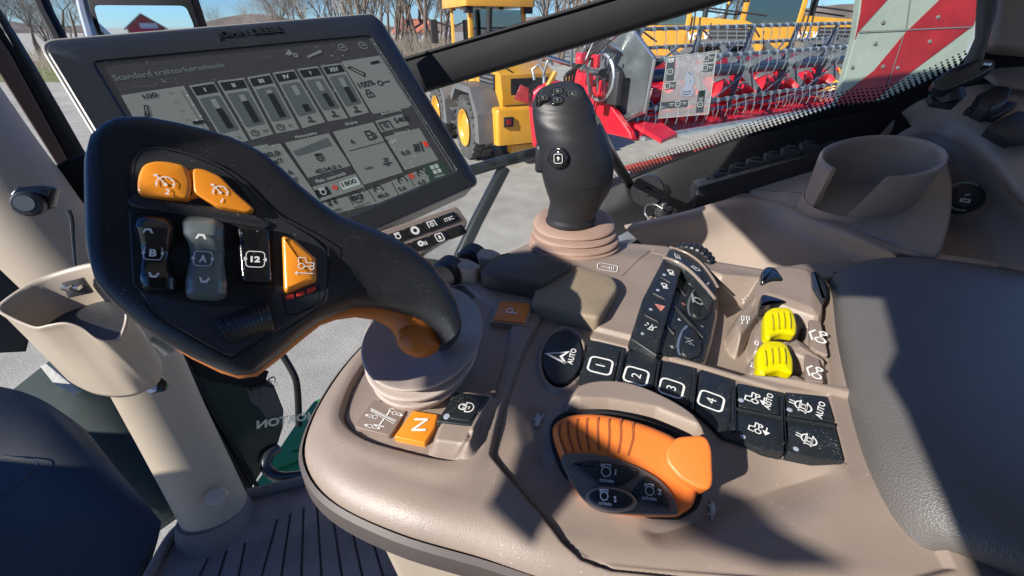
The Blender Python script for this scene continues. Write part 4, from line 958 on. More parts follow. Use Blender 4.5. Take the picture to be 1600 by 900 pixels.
# inner face plate (speckled) and its seams
hplate([(206, 262), (222, 235), (250, 231), (300, 244), (345, 262), (385, 290), (425, 330), (460, 352), (492, 372), (512, 392), (510, 460), (497, 478), (440, 512), (370, 556), (350, 554), (240, 492), (228, 470), (206, 440), (200, 330)], .0006, .003, .0006, 8, 'black_speckled', 'face_plate')
mb_ = MB(); ribbon(HP, cr([(203, 330), (205, 268), (216, 240), (236, 232), (262, 232), (330, 253), (380, 285), (426, 330), (470, 356), (508, 380), (513, 395), (511, 458), (500, 478), (440, 520)], 4), .0006, H1+.0008, mb=mb_)
mk('face_seam', mb_, M['seam_dark'], lever)
mb_ = MB(); ribbon(HP, cr([(226, 470), (240, 490), (272, 512), (350, 555), (368, 556), (425, 520)], 3), .0009, H1+.0009, mb=mb_); mk('face_seam', mb_, M['seam_dark'], lever)
# recess surrounds
hplate([(203, 326), (208, 318), (230, 321), (300, 338), (380, 349), (424, 352), (428, 365), (430, 450), (424, 462), (425, 475), (340, 480), (282, 472), (217, 456), (208, 440)], .0008, .001, .0003, 6, 'seam_dark', 'switch_well')
hplate([(208, 300), (214, 262), (232, 248), (262, 246), (330, 262), (372, 285), (402, 330), (396, 336), (330, 322), (290, 316), (225, 312)], .0008, .001, .0003, 6, 'seam_dark', 'switch_well')
hplate([(196, 312), (212, 303), (290, 318), (350, 330), (395, 334), (424, 348), (416, 358), (330, 344), (270, 334), (205, 322)], .0016, .003, .0008, 5, 'black_speckled', 'switch_bridge')
b_ = hplate([(212, 296), (214, 274), (222, 256), (240, 250), (262, 251), (290, 257), (300, 285), (296, 311), (255, 308), (216, 303)], .0040, .006, .0012, 9, 'orange_button', label='large orange speed switch numbered two', dome=.0004)
icon(HP, (258, 287), (1, .1), 16, [{'p': circ(0, 0, .9, 18, -30, 210)}, [(0, -.05), (-.9, 1.0)], {'p': circ(.02, -.1, .2, 8), 'f': True}]+[[(.68*math.cos(R(a)), .68*math.sin(R(a))), (.9*math.cos(R(a)), .9*math.sin(R(a)))] for a in (0, 45, 90, 135, 180)]+[{'p': [(-1.2, 1.1), (-.75, 1.15), (-1.1, .75)], 'f': True}], 'gauge_symbol', parent=b_, h=H1+.0047, w=.06)
text(HP, '2', (258, 299), (265, 300), 9, parent=b_, h=H1+.0046)
b_ = hplate([(300, 262), (318, 263), (345, 275), (368, 300), (398, 326), (388, 332), (340, 322), (318, 310), (302, 300)], .0038, .006, .0008, 7, 'orange_button', label='narrow orange speed switch numbered one')
icon(HP, (344, 300), (1, .1), 13, [{'p': circ(0, 0, .9, 18, -30, 210)}, [(0, -.05), (-.9, 1.0)], {'p': circ(.02, -.1, .2, 8), 'f': True}]+[[(.68*math.cos(R(a)), .68*math.sin(R(a))), (.9*math.cos(R(a)), .9*math.sin(R(a)))] for a in (0, 45, 90, 135, 180)]+[{'p': [(-1.2, 1.1), (-.75, 1.15), (-1.1, .75)], 'f': True}], 'gauge_symbol', parent=b_, h=H1+.0041, w=.07)
text(HP, '1', (345, 313), (348, 314), 8, parent=b_, h=H1+.0041)
hplate([(286, 262), (308, 265), (312, 305), (296, 309)], .0030, .004, .001, 3, 'orange_button', 'switch_saddle')
# rockers: shaped by lofting across their length
def rocker(pts, m, name, label, sym):
    """pts: list of (left px, right px, height) rows from top to bottom"""
    mb_ = MB(); rings = []
    for (lx, ly), (rx, ry), h in pts:
        A = HP.p(lx, ly, H1+h); B = HP.p(rx, ry, H1+h); d = (B-A)/2; c = (A+B)/2; row = []
        for k in range(15):
            q = -1+2*k/14; e = .0022
            row.append(c+d*q-HP.n*(e*(abs(q)**5)*1.0))
        base = [c+d*1.0-HP.n*(h+.002), c-d*1.0-HP.n*(h+.002)]
        rings.append(row+base)
    L_ = loft(mb_, rings)
    b = mk(name, mb_, M[m], lever, label=label, ang=30)
    (c1, c2, c3), hs, ch = sym
    sm = M['white_print'] if m == 'gloss_black' else M['grey_print']
    icon(HP, c1, (1, .08), 9, [{'p': [(-1, -.6), (-.55, .5), (.55, .5), (1, -.6), (.6, -.6), (.3, .05), (-.3, .05), (-.6, -.6)], 'f': True}], 'up_symbol', M['white_print'], b, h=H1+hs[0])
    icon(HP, c3, (1, .08), 9, [{'p': [(-1, .6), (-.55, -.5), (.55, -.5), (1, .6), (.6, .6), (.3, -.05), (-.3, -.05), (-.6, .6)], 'f': True}], 'down_symbol', M['white_print'], b, h=H1+hs[2])
    numbered(HP, ch, c2, (1, .06), 14, b, h=H1+hs[1], w=.045, wd=.42, tp=.42, off=.035, tri=True)
rocker([((208, 332), (264, 336), .0015), ((205, 340), (270, 343), .0050), ((205, 354), (271, 356), .0068), ((211, 374), (268, 378), .0046), ((215, 390), (266, 392), .0026), ((215, 405), (266, 407), .0022), ((213, 418), (268, 420), .0036), ((213, 432), (274, 434), .0056), ((217, 446), (275, 452), .0048), ((220, 456), (272, 460), .0010)], 'gloss_black', 'rocker_switch', 'glossy black rocker switch marked B',
       (((231, 360), (239, 395), (240, 430)), (.0073, .0032, .0061), 'B'))
rocker([((284, 336), (346, 342), .0015), ((281, 346), (348, 350), .0052), ((284, 362), (346, 368), .0074), ((292, 378), (348, 384), .0050), ((295, 392), (350, 396), .0028), ((293, 408), (350, 412), .0026), ((290, 422), (350, 422), .0040), ((287, 438), (352, 438), .0060), ((288, 457), (352, 458), .0050), ((293, 468), (347, 470), .0010)], 'gloss_grey', 'rocker_switch', 'glossy grey rocker switch marked A',
       (((314, 369), (317, 404), (319, 438)), (.0078, .0036, .0065), 'A'))
b_ = hplate([(370, 356), (374, 353), (416, 354), (421, 362), (425, 438), (418, 442), (380, 440), (376, 432)], .0040, .004, .0014, 3, 'gloss_black', label='glossy black button numbered 12', dome=.0003)
numbered(HP, '12', (399, 405), (1, .05), 14.5, b_, h=H1+.0046, w=.05, tp=.34, wd=.6, off=.05, tri=True)
b_ = hplate([(440, 368), (446, 367), (462, 374), (494, 402), (495, 438), (448, 457), (443, 452)], .0040, .004, .0018, 4, 'orange_button', label='orange button with tractor mark')
icon(HP, (478, 412), (1, .05), 13, TRAC+[[(-1, -1.3), (.9, -1.3)], {'p': [(-1, -1.0), (-1, -1.6), (-1.3, -1.3)], 'f': True}], 'tractor_symbol', parent=b_, h=H1+.0043, w=.05)
mb_ = MB(); ribbon(HP, [(441, 458), (447, 486), (452, 492), (458, 492), (488, 480), (496, 470), (497, 445)], .0005, H1+.0008, mb=mb_); mk('panel_line', mb_, M['seam_dark'], lever)
for a in ((446, 462, 459, 459), (462, 457, 475, 454), (478, 452, 493, 447)): hplate([(a[0], a[1]), (a[2], a[3]), (a[2]+1, a[3]+6), (a[0]+2, a[1]+7)], .0012, .001, .0002, 1.5, 'red_print', 'red_warning_bar')
# ribbed roller
mb_ = MB(); A = HP.p(331, 500, H1-.001); B = HP.p(425, 470, H1-.001); C_ = HP.p(362, 536, H1-.001)
hplate([(330, 500), (420, 470), (430, 510), (360, 538)], .0010, .002, .0004, 4, 'seam_dark', 'roller_well')
rings = []
for k in range(15):
    u = k/14; row = []
    p0 = np.array((333+u*85, 501-u*28.)); p1 = np.array((362+u*66, 535-u*22.))
    for j in range(11):
        v = j/10; q = p0*(1-v)+p1*v; row.append(HP.p(q[0], q[1], H1+.0005+.0046*math.sin(PI*v)*(1 if 1 <= k <= 13 else .6)))
    rings.append(row)
for k in range(14):
    pass
loft(mb_, rings, cap=False, closed=False); ro = mk('ribbed_roller', mb_, M['black_plastic'], lever)
mb_ = MB()
for k in range(13):
    u = (k+.5)/13; pts = []
    p0 = np.array((333+u*85, 501-u*28.)); p1 = np.array((362+u*66, 535-u*22.))
    for j in range(9):
        v = j/8; q = p0*(1-v)+p1*v; pts.append(HP.p(q[0], q[1], H1+.0005+.0046*math.sin(PI*v)))
    tube(mb_, pts, .0009, 6)
mk('rib', mb_, M['black_plastic'], ro)
# boot of the drive lever: oval pleated collar, tilted towards the driver
def boot(name, parent, rows, n=56):
    """rows: (cx, cy, z, rx, ry px) from top to bottom"""
    mb_ = MB(); rings = []
    for cx, cy, z, rx, ry, tl in rows:
        c = UZ(cx, cy, z); u = nrm((UZ(cx+10, cy, z)-c)); v = np.cross((0, 0, 1), u)
        a = np.linalg.norm(UZ(cx+rx, cy, z)-UZ(cx-rx, cy, z))/2; b = np.linalg.norm(UZ(cx, cy+ry, z)-UZ(cx, cy-ry, z))/2
        rings.append([c+u*math.cos(t)*a+v*math.sin(t)*b+np.array([0, 0, 1])*(tl*math.sin(t)+.3*tl*math.cos(t)) for t in [2*PI*k/n for k in range(n)]])
    rings = [list(r) for r in zip(*[cr(list(col), 4) for col in zip(*rings)])]
    loft(mb_, rings); return mk(name, mb_, M['boot_rubber'], parent, ang=180)
t_ = .006
bt = boot('pleated_boot', lever, [(684, 512, ZT+.018, 40, 26, t_), (674, 513, ZT+.0215, 66, 42, t_), (665, 516, ZT+.0255, 86, 58, t_), (661, 518, ZT+.0262, 92, 64, t_), (661, 521, ZT+.0235, 92, 64, t_), (661, 532, ZT+.018, 82, 57, t_*.8),
      (660, 544, ZT+.0165, 86, 60, t_*.7), (660, 549, ZT+.0135, 86, 61, t_*.6), (659, 560, ZT+.0095, 74, 54, t_*.4), (659, 568, ZT+.0085, 75, 55, t_*.3), (658, 574, ZT+.0055, 74, 55, t_*.2), (658, 581, ZT+.0025, 64, 50, 0), (658, 588, ZT-.003, 63, 50, 0)])

# ------------------------------------------------------------------ front joystick
joy = thing('joystick', 'upright matt black joystick with thumb buttons on a brown pleated boot', 'joystick', UZ(897, 378, ZT))
bz = UZ(900, 372, ZT); JD = nrm((C0-bz)*np.array([1, 1, 0])); JX = np.cross((0, 0, 1), JD); JP = PL(bz, JD)
prof_ = [(338, 855, 929), (326, 857, 935), (313, 859, 943), (294, 853, 954), (276, 848, 958), (260, 845, 959), (244, 842, 958), (228, 840, 954), (213, 837, 949), (197, 835, 941), (182, 833, 932), (166, 832, 926), (156, 833, 920), (150, 835, 916)]
mb_ = MB(); rings = []
for i, (y, xl, xr) in enumerate(prof_):
    A = JP.p(xl, y+(4 if y < 170 else 0)); B = JP.p(xr, y-(2 if y < 170 else 0)); c = (A+B)/2; r = np.linalg.norm(B-A)/2; d = nrm(B-A); N3 = nrm(np.cross(d, np.cross(JD, d))) ; 
    rings.append([c+d*math.cos(t)*r*1.0+JD*math.sin(t)*r*(.86 if y > 170 else .74) for t in [2*PI*k/48 for k in range(48)]])
for i_ in (9, 10, 11, 12, 13):
    cc_ = sum(rings[i_])/48; rings[i_] = [p-np.array([0, 0, 1])*((p-cc_)@JD)*.10*(i_-8) for p in rings[i_]]
c = sum(rings[-1])/48
for k, (q, dz) in enumerate(((.95, .0020), (.86, .0030), (.66, .0034), (.4, .0036), (.15, .0036))): rings.append([c+(p-c)*q+np.array([0, 0, dz]) for p in rings[12][:]] if False else [c+(p-c)*q+np.array([0, 0, dz])+JX*0 for p in rings[13]])
rings = [[p-JD*.0 for p in r] for r in rings]
cols_ = [cr(list(cc), 3) for cc in zip(*rings[:14])]; rs = [list(r) for r in zip(*cols_)]+rings[14:]
base = rings[0]; cb = sum(base)/48
rs = [[cb+(p-cb)*1.04+np.array([0, 0, -.006]) for p in base], [cb+(p-cb)*1.06+np.array([0, 0, -.002]) for p in base]]+rs
loft(mb_, rs); grip = mk('grip', mb_, M['grip_black'], joy, ang=180)
TPn = nrm(JD*.5+np.array([0, 0, 1.]))
TPp = PL(c+np.array([0, 0, .0034]), TPn)
for c, s in (((848, 152), '5'), ((871, 142), '8'), ((894, 146), '6'), ((871, 156), '7')):
    b_ = mk('thumb_button', plate(TPp, ell(c[0], c[1], 12, 6.5, -6, 20), .0006, .006, .0005, dome=.0003), M['gloss_black'], joy, label='domed black thumb button numbered '+s)
    text(TPp, s, (c[0]-3, c[1]+.5), (c[0]+3, c[1]-.5), 6.5, mat=M['screen_pale'], parent=b_, h=.0013)
    icon(TPp, c, (1, -.1), 6, boxarc()[:1], 'number_symbol', M['screen_pale'], b_, h=.0013, w=.05, sy=1)
rN = .86*np.linalg.norm(JP.p(842, 248)-JP.p(958, 248))/2
SPn = nrm(JD*.90-JX*.30+np.array([0, 0, .06])); SP9 = PL(JP.p(871, 247)+JD*rN*.93, SPn)
mk('button_ring', plate(SP9, ell(871, 247, 16, 17, 0, 28), .0018, .012, .0014), M['gloss_black'], joy)
mk('button_recess', plate(SP9, ell(871, 247, 12.5, 13.5, 0, 28), .0021, .002, .0002), M['seam_dark'], joy)
b_ = mk('side_button', plate(SP9, ell(871, 247, 10.5, 11, 0, 24), .0030, .003, .0010), M['gloss_black'], joy, label='small round button numbered 9 in a ring')
numbered(SP9, '9', (872, 248), (1, 0), 6.5, b_, h=.0034, w=.05, wd=.34, tp=.46, off=.0)
mb_ = MB(); c = JP.p(838, 245)+JD*.004
solid(mb_, [c+np.array([0, 0, 1])*a+JD*b for a, b in rnd([(-.009, -.007), (.014, -.006), (.012, .007), (-.012, .006)], .005)], -JX, .012, .003, 3)
mk('trigger_switch', mb_, M['black_plastic'], joy)
mb_ = MB(); pts = []
for k in range(13):
    t = R(35+k*9); y = 283+2.5*math.cos(t*2); A = JP.p(849, 283); B = JP.p(957, 279); c = (A+B)/2; r = np.linalg.norm(B-A)/2
    pts.append(c+nrm(B-A)*math.cos(t)*r*1.004+JD*math.sin(t)*r*.864)
tube(mb_, pts, .0004, 5); mk('grip_seam', mb_, M['seam_dark'], joy)
jb = boot('pleated_boot', joy, [(897, 333, ZT+.0155, 44, 14, 0), (897, 338, ZT+.0150, 56, 19, 0), (897, 346, ZT+.0125, 63, 22, 0), (897, 352, ZT+.0105, 63, 22, 0), (897, 355, ZT+.0095, 59, 20, 0), (897, 358, ZT+.0085, 65, 23, 0), (897, 363, ZT+.0068, 65, 23, 0), (897, 366, ZT+.0058, 61, 21, 0), (897, 369, ZT+.0048, 68, 24, 0), (897, 374, ZT+.003, 69, 24, 0), (897, 377, ZT+.0018, 65, 23, 0), (897, 379, ZT+.001, 70, 25, 0), (897, 382, ZT-.003, 71, 26, 0)])
jb.data.materials.clear(); jb.data.materials.append(M['boot_rubber_brown'])
# ------------------------------------------------------------------ cab around the console
def flat(name, pl, px, th, m, label=None, cat=None, parent=None, b=.002, r=0, h=0, **k):
    o = mk(name, plate(pl, px, h, th, b, r), M[m], parent)
    if cat: tag(o, label, cat, **k)
    return o
WP = PL(C0+BX*.62, BX)
# right window: glass, diagonal bar, sill with dotted print
wi = thing('side_window', 'tilted side window pane of the cab with black dotted edge, behind the front joystick', 'window', WP.p(1200, 150))
mb_ = MB(); mb_.add([WP.p(x, y, 0) for x, y in ((430, 180), (640, 118), (905, 42), (1500, -140), (1575, 90), (1400, 190), (1240, 230), (1060, 300), (700, 420), (420, 520))], [tuple(range(10))]); mk('pane', mb_, M['window_glass'], wi, smooth=False)
sill = [(925, 330), (960, 292), (1000, 268), (1094, 236), (1151, 217), (1234, 191), (1310, 166), (1378, 158), (1440, 132), (1500, 104), (1527, 72), (1548, -40), (1640, -60), (1640, 200), (1420, 260), (1300, 300), (1060, 400), (930, 420)]
mk('printed_border', plate(WP, sill, .004, .006, .0005, 0), M['black_trim'], wi, smooth=False)
edge_px = cr([(905, 335), (950, 296), (1000, 268), (1094, 236), (1151, 217), (1234, 191), (1310, 166), (1378, 158), (1440, 132), (1500, 104)], 8)
E3 = [WP.p(x, y, .0045) for x, y in edge_px]
mb_ = MB(); acc = 0; upW = nrm(np.cross(WP.n, AX)); upW = upW if upW[2] > 0 else -upW
L_ = [0]; 
for i in range(1, len(E3)): L_.append(L_[-1]+np.linalg.norm(E3[i]-E3[i-1]))
L_ = np.array(L_); E3 = np.array(E3); pitch = .0044
def on_edge(s): return np.array([np.interp(s, L_, E3[:, k]) for k in range(3)])
for row in range(5):
    s = (row % 2)*pitch/2
    while s < L_[-1]:
        p = on_edge(s)+upW*(row*pitch*.80+.001); rr_ = .0018*(1-row*.12)
        mb_.add([p+AX*math.cos(a)*rr_+upW*math.sin(a)*rr_ for a in [2*PI*k/8 for k in range(8)]], [tuple(range(8))]); s += pitch
mk('dot_print', mb_, M['black_trim'], wi, smooth=False)
o = flat('window_bar', PL(C0+BX*.60, BX), [(430, 150), (640, 88), (905, 10), (1100, -48), (1400, -140), (1400, -80), (1140, 0), (900, 73), (665, 143), (430, 214)], .045, 'black_trim', 'broad black bar slanting across the side window above the joystick', 'window bar', b=.006)
mb_ = MB(); PB = PL(C0+BX*.60, BX); tube(mb_, [PB.p(x, y, .001) for x, y in ((430, 152), (640, 90), (905, 12), (1300, -108))], .0022, 8); mk('bar_seal', mb_, M['black_trim'], o)
# information card on the glass
KC = PL(C0+BX*.60, BX)
card = thing('sticker_card', 'clear plastic card with small black symbol labels stuck on the side window', 'sticker', KC.p(1075, 130))
mb_ = MB(); mb_.add([KC.p(x, y) for x, y in rnd([(1043, 89), (1120, 80), (1107, 178), (1029, 185)], 4, 3)], [tuple(range(16))]); mk('clear_sheet', mb_, M['card_plastic'], card, smooth=False)
mb_ = MB(); tube(mb_, [KC.p(x, y, .0005) for x, y in ((1043, 89), (1029, 185), (1107, 178), (1120, 80), (1043, 89))], .0005, 5); mk('sheet_edge', mb_, M['screen_light'], card)
def cl(px, s=None, a=None, b=None, m='dark_print', col=None):
    o = mk('symbol_label', plate(KC, px, .0008, .0004, 0, 0), M[m], card, smooth=False)
    return o
for px, syms in (([(1043, 89), (1055, 88), (1052, 125), (1041, 126)], [((1048, 96), 0), ((1047, 112), 1)]), ([(1040, 129), (1056, 128), (1054, 139), (1039, 140)], [((1043, 134), 1), ((1051, 134), 2)]), ([(1101, 86), (1117, 84), (1114, 96), (1099, 97)], [((1104, 91), 1), ((1112, 90), 2)]),
                 ([(1099, 101), (1115, 99), (1112, 111), (1097, 112)], [((1102, 106), 1), ((1110, 105), 2)]), ([(1032, 160), (1075, 156), (1074, 166), (1032, 170)], [((1059, 162), 1), ((1069, 161), 3), ((1049, 163), 3)]), ([(1091, 142), (1102, 141), (1098, 175), (1087, 176)], [((1094, 163), 1), ((1095, 155), 3)])):
    lb = cl(px)
    for c, k in syms:
        if k == 1: icon(KC, c, (1, -.1), 4.2, [{'p': [tuple(p) for p in rnd([(-.9, -.9), (.9, -.9), (.9, .9), (-.9, .9)], .5)], 'c': True}, [(-.2, 0), (.3, 0)]], 'symbol', M['screen_light'], lb, h=.0012, w=.12)
        else: icon(KC, c, (1, -.1), 3.5, [[(-1, .3), (1, .3)], [(-.6, -.4), (.7, -.4)]], 'symbol', M['screen_light'], lb, h=.0012, w=.12)
cl([(1044, 91), (1054, 90), (1053, 97), (1043, 98)], m='grey_print'); cl([(1033, 161), (1043, 160), (1043, 168), (1033, 169)], m='blue_grey_print'); cl([(1093, 142), (1102, 141), (1101, 150), (1092, 151)], m='dark_green')
fig = mk('joystick_diagram', plate(KC, cr([(1074, 113), (1079, 111), (1084, 117), (1085, 130), (1082, 137), (1084, 143), (1081, 150), (1072, 151), (1063, 147), (1065, 139), (1070, 135), (1070, 122)], 4, True), .0010, .0004, 0, 0), M['joystick_print'], card, smooth=False)
icon(KC, (1074, 143), (1, -.05), 8, [[(-1, .2), (-.3, -.1), (.8, .1)], [(-1, -.3), (-.3, -.6), (.7, -.4)], {'p': circ(.3, 2.0, .12, 6), 'f': True}, {'p': circ(.3, 3.3, .14, 6), 'f': True}, {'p': circ(-.1, 3.6, .14, 6), 'f': True}], 'diagram_line', M['dark_print'], fig, h=.0014, w=.06)

# window-side trim
mb_ = MB()
patch(mb_, [[UZ(x, y, z) for x, y, z in r] for r in (
    [(975, 352, -.185), (1070, 330, -.172), (1130, 313, -.168), (1180, 303, -.1645), (1300, 343, -.166), (1400, 383, -.171), (1560, 410, -.172)],
    [(980, 360, -.187), (1073, 340, -.175), (1135, 326, -.171), (1190, 318, -.168), (1300, 356, -.170), (1400, 394, -.174), (1560, 418, -.175)],
    [(1000, 378, -.20), (1080, 372, -.198), (1140, 366, -.196), (1200, 362, -.192), (1300, 385, -.188), (1400, 408, -.185), (1560, 430, -.183)],
    [(1020, 395, -.212), (1085, 400, -.214), (1140, 405, -.214), (1200, 408, -.208), (1300, 415, -.203), (1400, 428, -.197), (1560, 448, -.193)],
    [(1030, 420, -.225), (1090, 440, -.228), (1140, 450, -.228), (1200, 455, -.224), (1300, 450, -.22), (1400, 455, -.22), (1560, 470, -.215)])], 8, 8)
trim = mk('trim_shell', mb_, M['trim_plastic'], None, ang=180)
fender = thing('fender_trim', 'smooth taupe fender trim with moulded cup holder between armrest and side window', 'cab trim', UZ(1300, 400, -.22))
trim.parent = fender; trim.matrix_parent_inverse = Matrix.Translation(-fender.location)
SH = PL(U(1330, 310, .442), (0, 0, 1))
_a, _b, _c = U(1182, 300, .485), U(1400, 215, .455), U(1440, 402, .372)
SH = PL(_a, np.cross(_b-_a, _c-_a))
mk('shelf', plate(SH, cr([(1172, 300), (1180, 290), (1290, 236), (1400, 212), (1470, 226), (1490, 290), (1482, 360), (1458, 402), (1390, 378), (1330, 356), (1250, 327), (1182, 308)], 3, True), 0, .03, .004, 0), M['trim_plastic'], fender)
# cup holder: open-fronted ring wall
CPL = PL(U(1382, 243, .385), (-.22, -.34, .92)); cc = CPL.p(1382, 243); NC = CPL.n
def cpt(phi, ro, dz):
    p = CPL.p(1382+100*math.cos(R(phi)), 243+33*math.sin(R(phi))); return cc+(p-cc)*ro-NC*dz
mb_ = MB(); rings = []; nseg = 80
for k in range(nseg+1):
    sec = []
    for zz, ro in ((.062, .98), (.030, 1.0), (.004, 1.02), (.0012, 1.012), (0, .975), (.0012, .935), (.005, .92), (.030, .89), (.062, .85)):
        dn = min(1, zz/.062); s_ = 143+dn*6; e_ = 446+dn*24; sec.append(cpt(s_+(e_-s_)*k/nseg, ro, zz))
    rings.append(sec)
loft(mb_, rings); cup = mk('cup_holder', mb_, M['trim_plastic'], fender, ang=50)
mb_ = MB(); loft(mb_, [[cpt(k*7.5, .93, .055) for k in range(48)], [cpt(k*7.5, .93, .060) for k in range(48)]]); mk('cup_floor', mb_, M['trim_plastic'], cup)
mb_ = MB(); loft(mb_, [[cpt(k*6, r_, z_) for k in range(60)] for r_, z_ in ((1.0, .050), (1.03, .053), (1.04, .057), (1.04, .10))], cap=False); mk('cup_holder_foot', mb_, M['trim_plastic'], cup, ang=60)
# rear shelf and wall beside the cup holder
mb_ = MB()
patch(mb_, [[U(*p) for p in r] for r in (
    [(1370, 215, .455), (1410, 175, .45), (1450, 152, .445), (1510, 136, .43), (1570, 128, .42), (1700, 120, .40)],
    [(1385, 218, .46), (1425, 188, .45), (1470, 172, .44), (1530, 165, .42), (1590, 175, .40), (1710, 200, .37)],
    [(1410, 222, .45), (1440, 205, .445), (1490, 212, .43), (1550, 250, .39), (1600, 300, .36), (1710, 380, .32)],
    [(1425, 232, .45), (1455, 222, .445), (1500, 240, .43), (1555, 285, .395), (1605, 335, .365), (1710, 410, .325)],
    [(1430, 290, .45), (1465, 295, .445), (1510, 310, .43), (1560, 340, .40), (1610, 375, .37), (1710, 440, .33)],
    [(1430, 380, .43), (1470, 395, .415), (1520, 405, .40), (1565, 420, .38), (1620, 440, .36), (1710, 480, .33)],
    [(1430, 440, .41), (1480, 450, .39), (1530, 460, .38), (1580, 470, .37), (1630, 490, .35), (1710, 520, .33)])], 8, 8)
mk('rear_shell', mb_, M['trim_plastic'], fender, ang=180)
LS = PL(U(1508, 309, .408), (-.42, -.72, .5))
ls = thing('lighter_socket', 'round black lighter socket with pale green ring in the shaded trim by the cup holder', 'socket', LS.o)
mk('ring', plate(LS, ell(1508, 308, 34, 24, -4, 40), .0035, .01, .001), M['gloss_trim'], ls); mb_ = MB(); P_ = [LS.p(x, y, .0042) for x, y in ell(1508, 307, 31, 21.5, -4, 40)]
tube(mb_, P_[10:36], .0011, 6); mk('glow_ring', mb_, M['board_white'], ls)
cp = mk('cap', plate(LS, ell(1511, 308, 25, 17, -4, 36), .0075, .006, .0016), M['black_plastic'], ls); icon(LS, (1509, 310), (1, -.05), 10, [{'p': [(-.9, -.5), (.5, -.9), (.7, -.4), (-.7, 0)], 'c': True}, [(-.2, .6), (.3, .9), (.7, .7)]], 'cigarette_symbol', parent=cp, h=.0079, w=.1)
# phone mount, sockets on the shelf
pm = thing('phone_mount', 'black swivel phone mount bolted to the rear shelf below the striped board', 'phone holder', U(1485, 150, .425))
PS = PL(U(1485, 152, .41), (-.15, -.35, .92))
mk('base_plate', plate(PS, [(1452, 146), (1476, 137), (1512, 145), (1492, 163), (1456, 158)], .003, .006, .001, 2), M['black_plastic'], pm)
mb_ = MB(); tube(mb_, [U(1482, 154, .406), U(1484, 138, .402), U(1488, 122, .40)], [.0115, .0095, .010], 16); mk('stem', mb_, M['black_plastic'], pm)
PTt = PL(U(1500, 112, .395), (-.35, -.55, .75))
mk('cradle', plate(PTt, [(1458, 126), (1490, 104), (1535, 90), (1556, 93), (1556, 103), (1520, 122), (1478, 140), (1462, 136)], .003, .010, .002, 3), M['gloss_trim'], pm)
mb_ = MB()
for x, y in ((1462, 148), (1490, 152)): box(mb_, PS.p(x, y, .004), .0018, .0018, .001, bev=.0004)
box(mb_, PTt.p(1543, 100, .005), .002, .002, .001, bev=.0004); mk('bolt', mb_, M['steel'], pm)
so_ = thing('power_outlet', 'black power outlet cover with three slots on the rear shelf', 'socket', U(1550, 160, .412))
PO = PL(U(1550, 160, .402), (-.2, -.3, .93))
mk('outlet_plate', plate(PO, [(1508, 170), (1540, 152), (1592, 160), (1556, 183)], .002, .006, .001, 3), M['black_plastic'], so_)
mk('flip_cover', plate(PO, [(1528, 146), (1560, 132), (1582, 136), (1576, 156), (1548, 170), (1528, 162)], .012, .014, .002, 3), M['black_plastic'], so_)
sw_ = flat('blank_switch', PL(U(1585, 190, .385), (-.2, -.3, .93)), [(1543, 196), (1590, 172), (1640, 180), (1640, 205), (1580, 216), (1562, 208)], .01, 'black_plastic', 'flat black blank switch plate at the right edge of the rear shelf', 'switch', b=.0015, r=3, h=.004)
# posts and headliner, right top
o = flat('rear_post', PL(C0+BX*.575, BX), [(1534, -60), (1570, -60), (1560, 20), (1535, 110), (1500, 150), (1470, 150), (1510, 100), (1528, 60)], .006, 'dark_grey', 'dark rubber-edged rear window post beside the striped board', 'window post', b=.004)
o = flat('rear_trim', PL(U(1590, 40, .385), (-.5, -.8, .3)), [(1566, -60), (1700, -60), (1700, 85), (1556, 74), (1552, 60)], .02, 'taupe_smooth', 'pale taupe upper trim panel in the top right corner', 'cab trim', b=.006, r=8)
o = flat('rear_ledge', PL(U(1590, 100, .412), (-.3, -.5, .8)), [(1552, 78), (1700, 86), (1700, 150), (1560, 130), (1536, 112)], .004, 'taupe_smooth', 'shaded ledge below the upper trim panel, behind the phone mount', 'cab trim', b=.004, r=5)
# row of black connectors
cb_ = thing('cable_strip', 'black strip of hinged connector caps running along the foot of the side window', 'connector strip', U(1200, 260, .56))
for k, (x, y) in enumerate(((1127, 272), (1153, 263), (1179, 254), (1207, 245), (1234, 236), (1263, 228))):
    mb_ = MB(); c = U(x, y+3, .505-.0065*k)
    box(mb_, c, .0098, .008, .005, [AX, BX, (0, 0, 1)], .0022); box(mb_, c-BX*.009+np.array([0, 0, -.003]), .0035, .0018, .003, [AX, BX, (0, 0, 1)], .0008); box(mb_, c+np.array([0, 0, .006])+BX*.003, .005, .003, .0018, [AX, BX, (0, 0, 1)], .0008)
    mk('connector_cap', mb_, M['black_plastic'], cb_)
mb_ = MB(); a = U(1095, 300, .51); b = U(1290, 246, .475); c = (a+b)/2; box(mb_, c, np.linalg.norm(b-a)/2+.01, .014, .014, [nrm(b-a), np.cross((0, 0, 1), nrm(b-a)), (0, 0, 1)], .003); mk('strip_body', mb_, M['black_plastic'], cb_)
mb_ = MB(); tube(mb_, [U(1074, 326, .53), U(1092, 306, .515), U(1112, 280, .505)], .006, 4); mk('end_bracket', mb_, M['gloss_trim'], cb_, smooth=False)
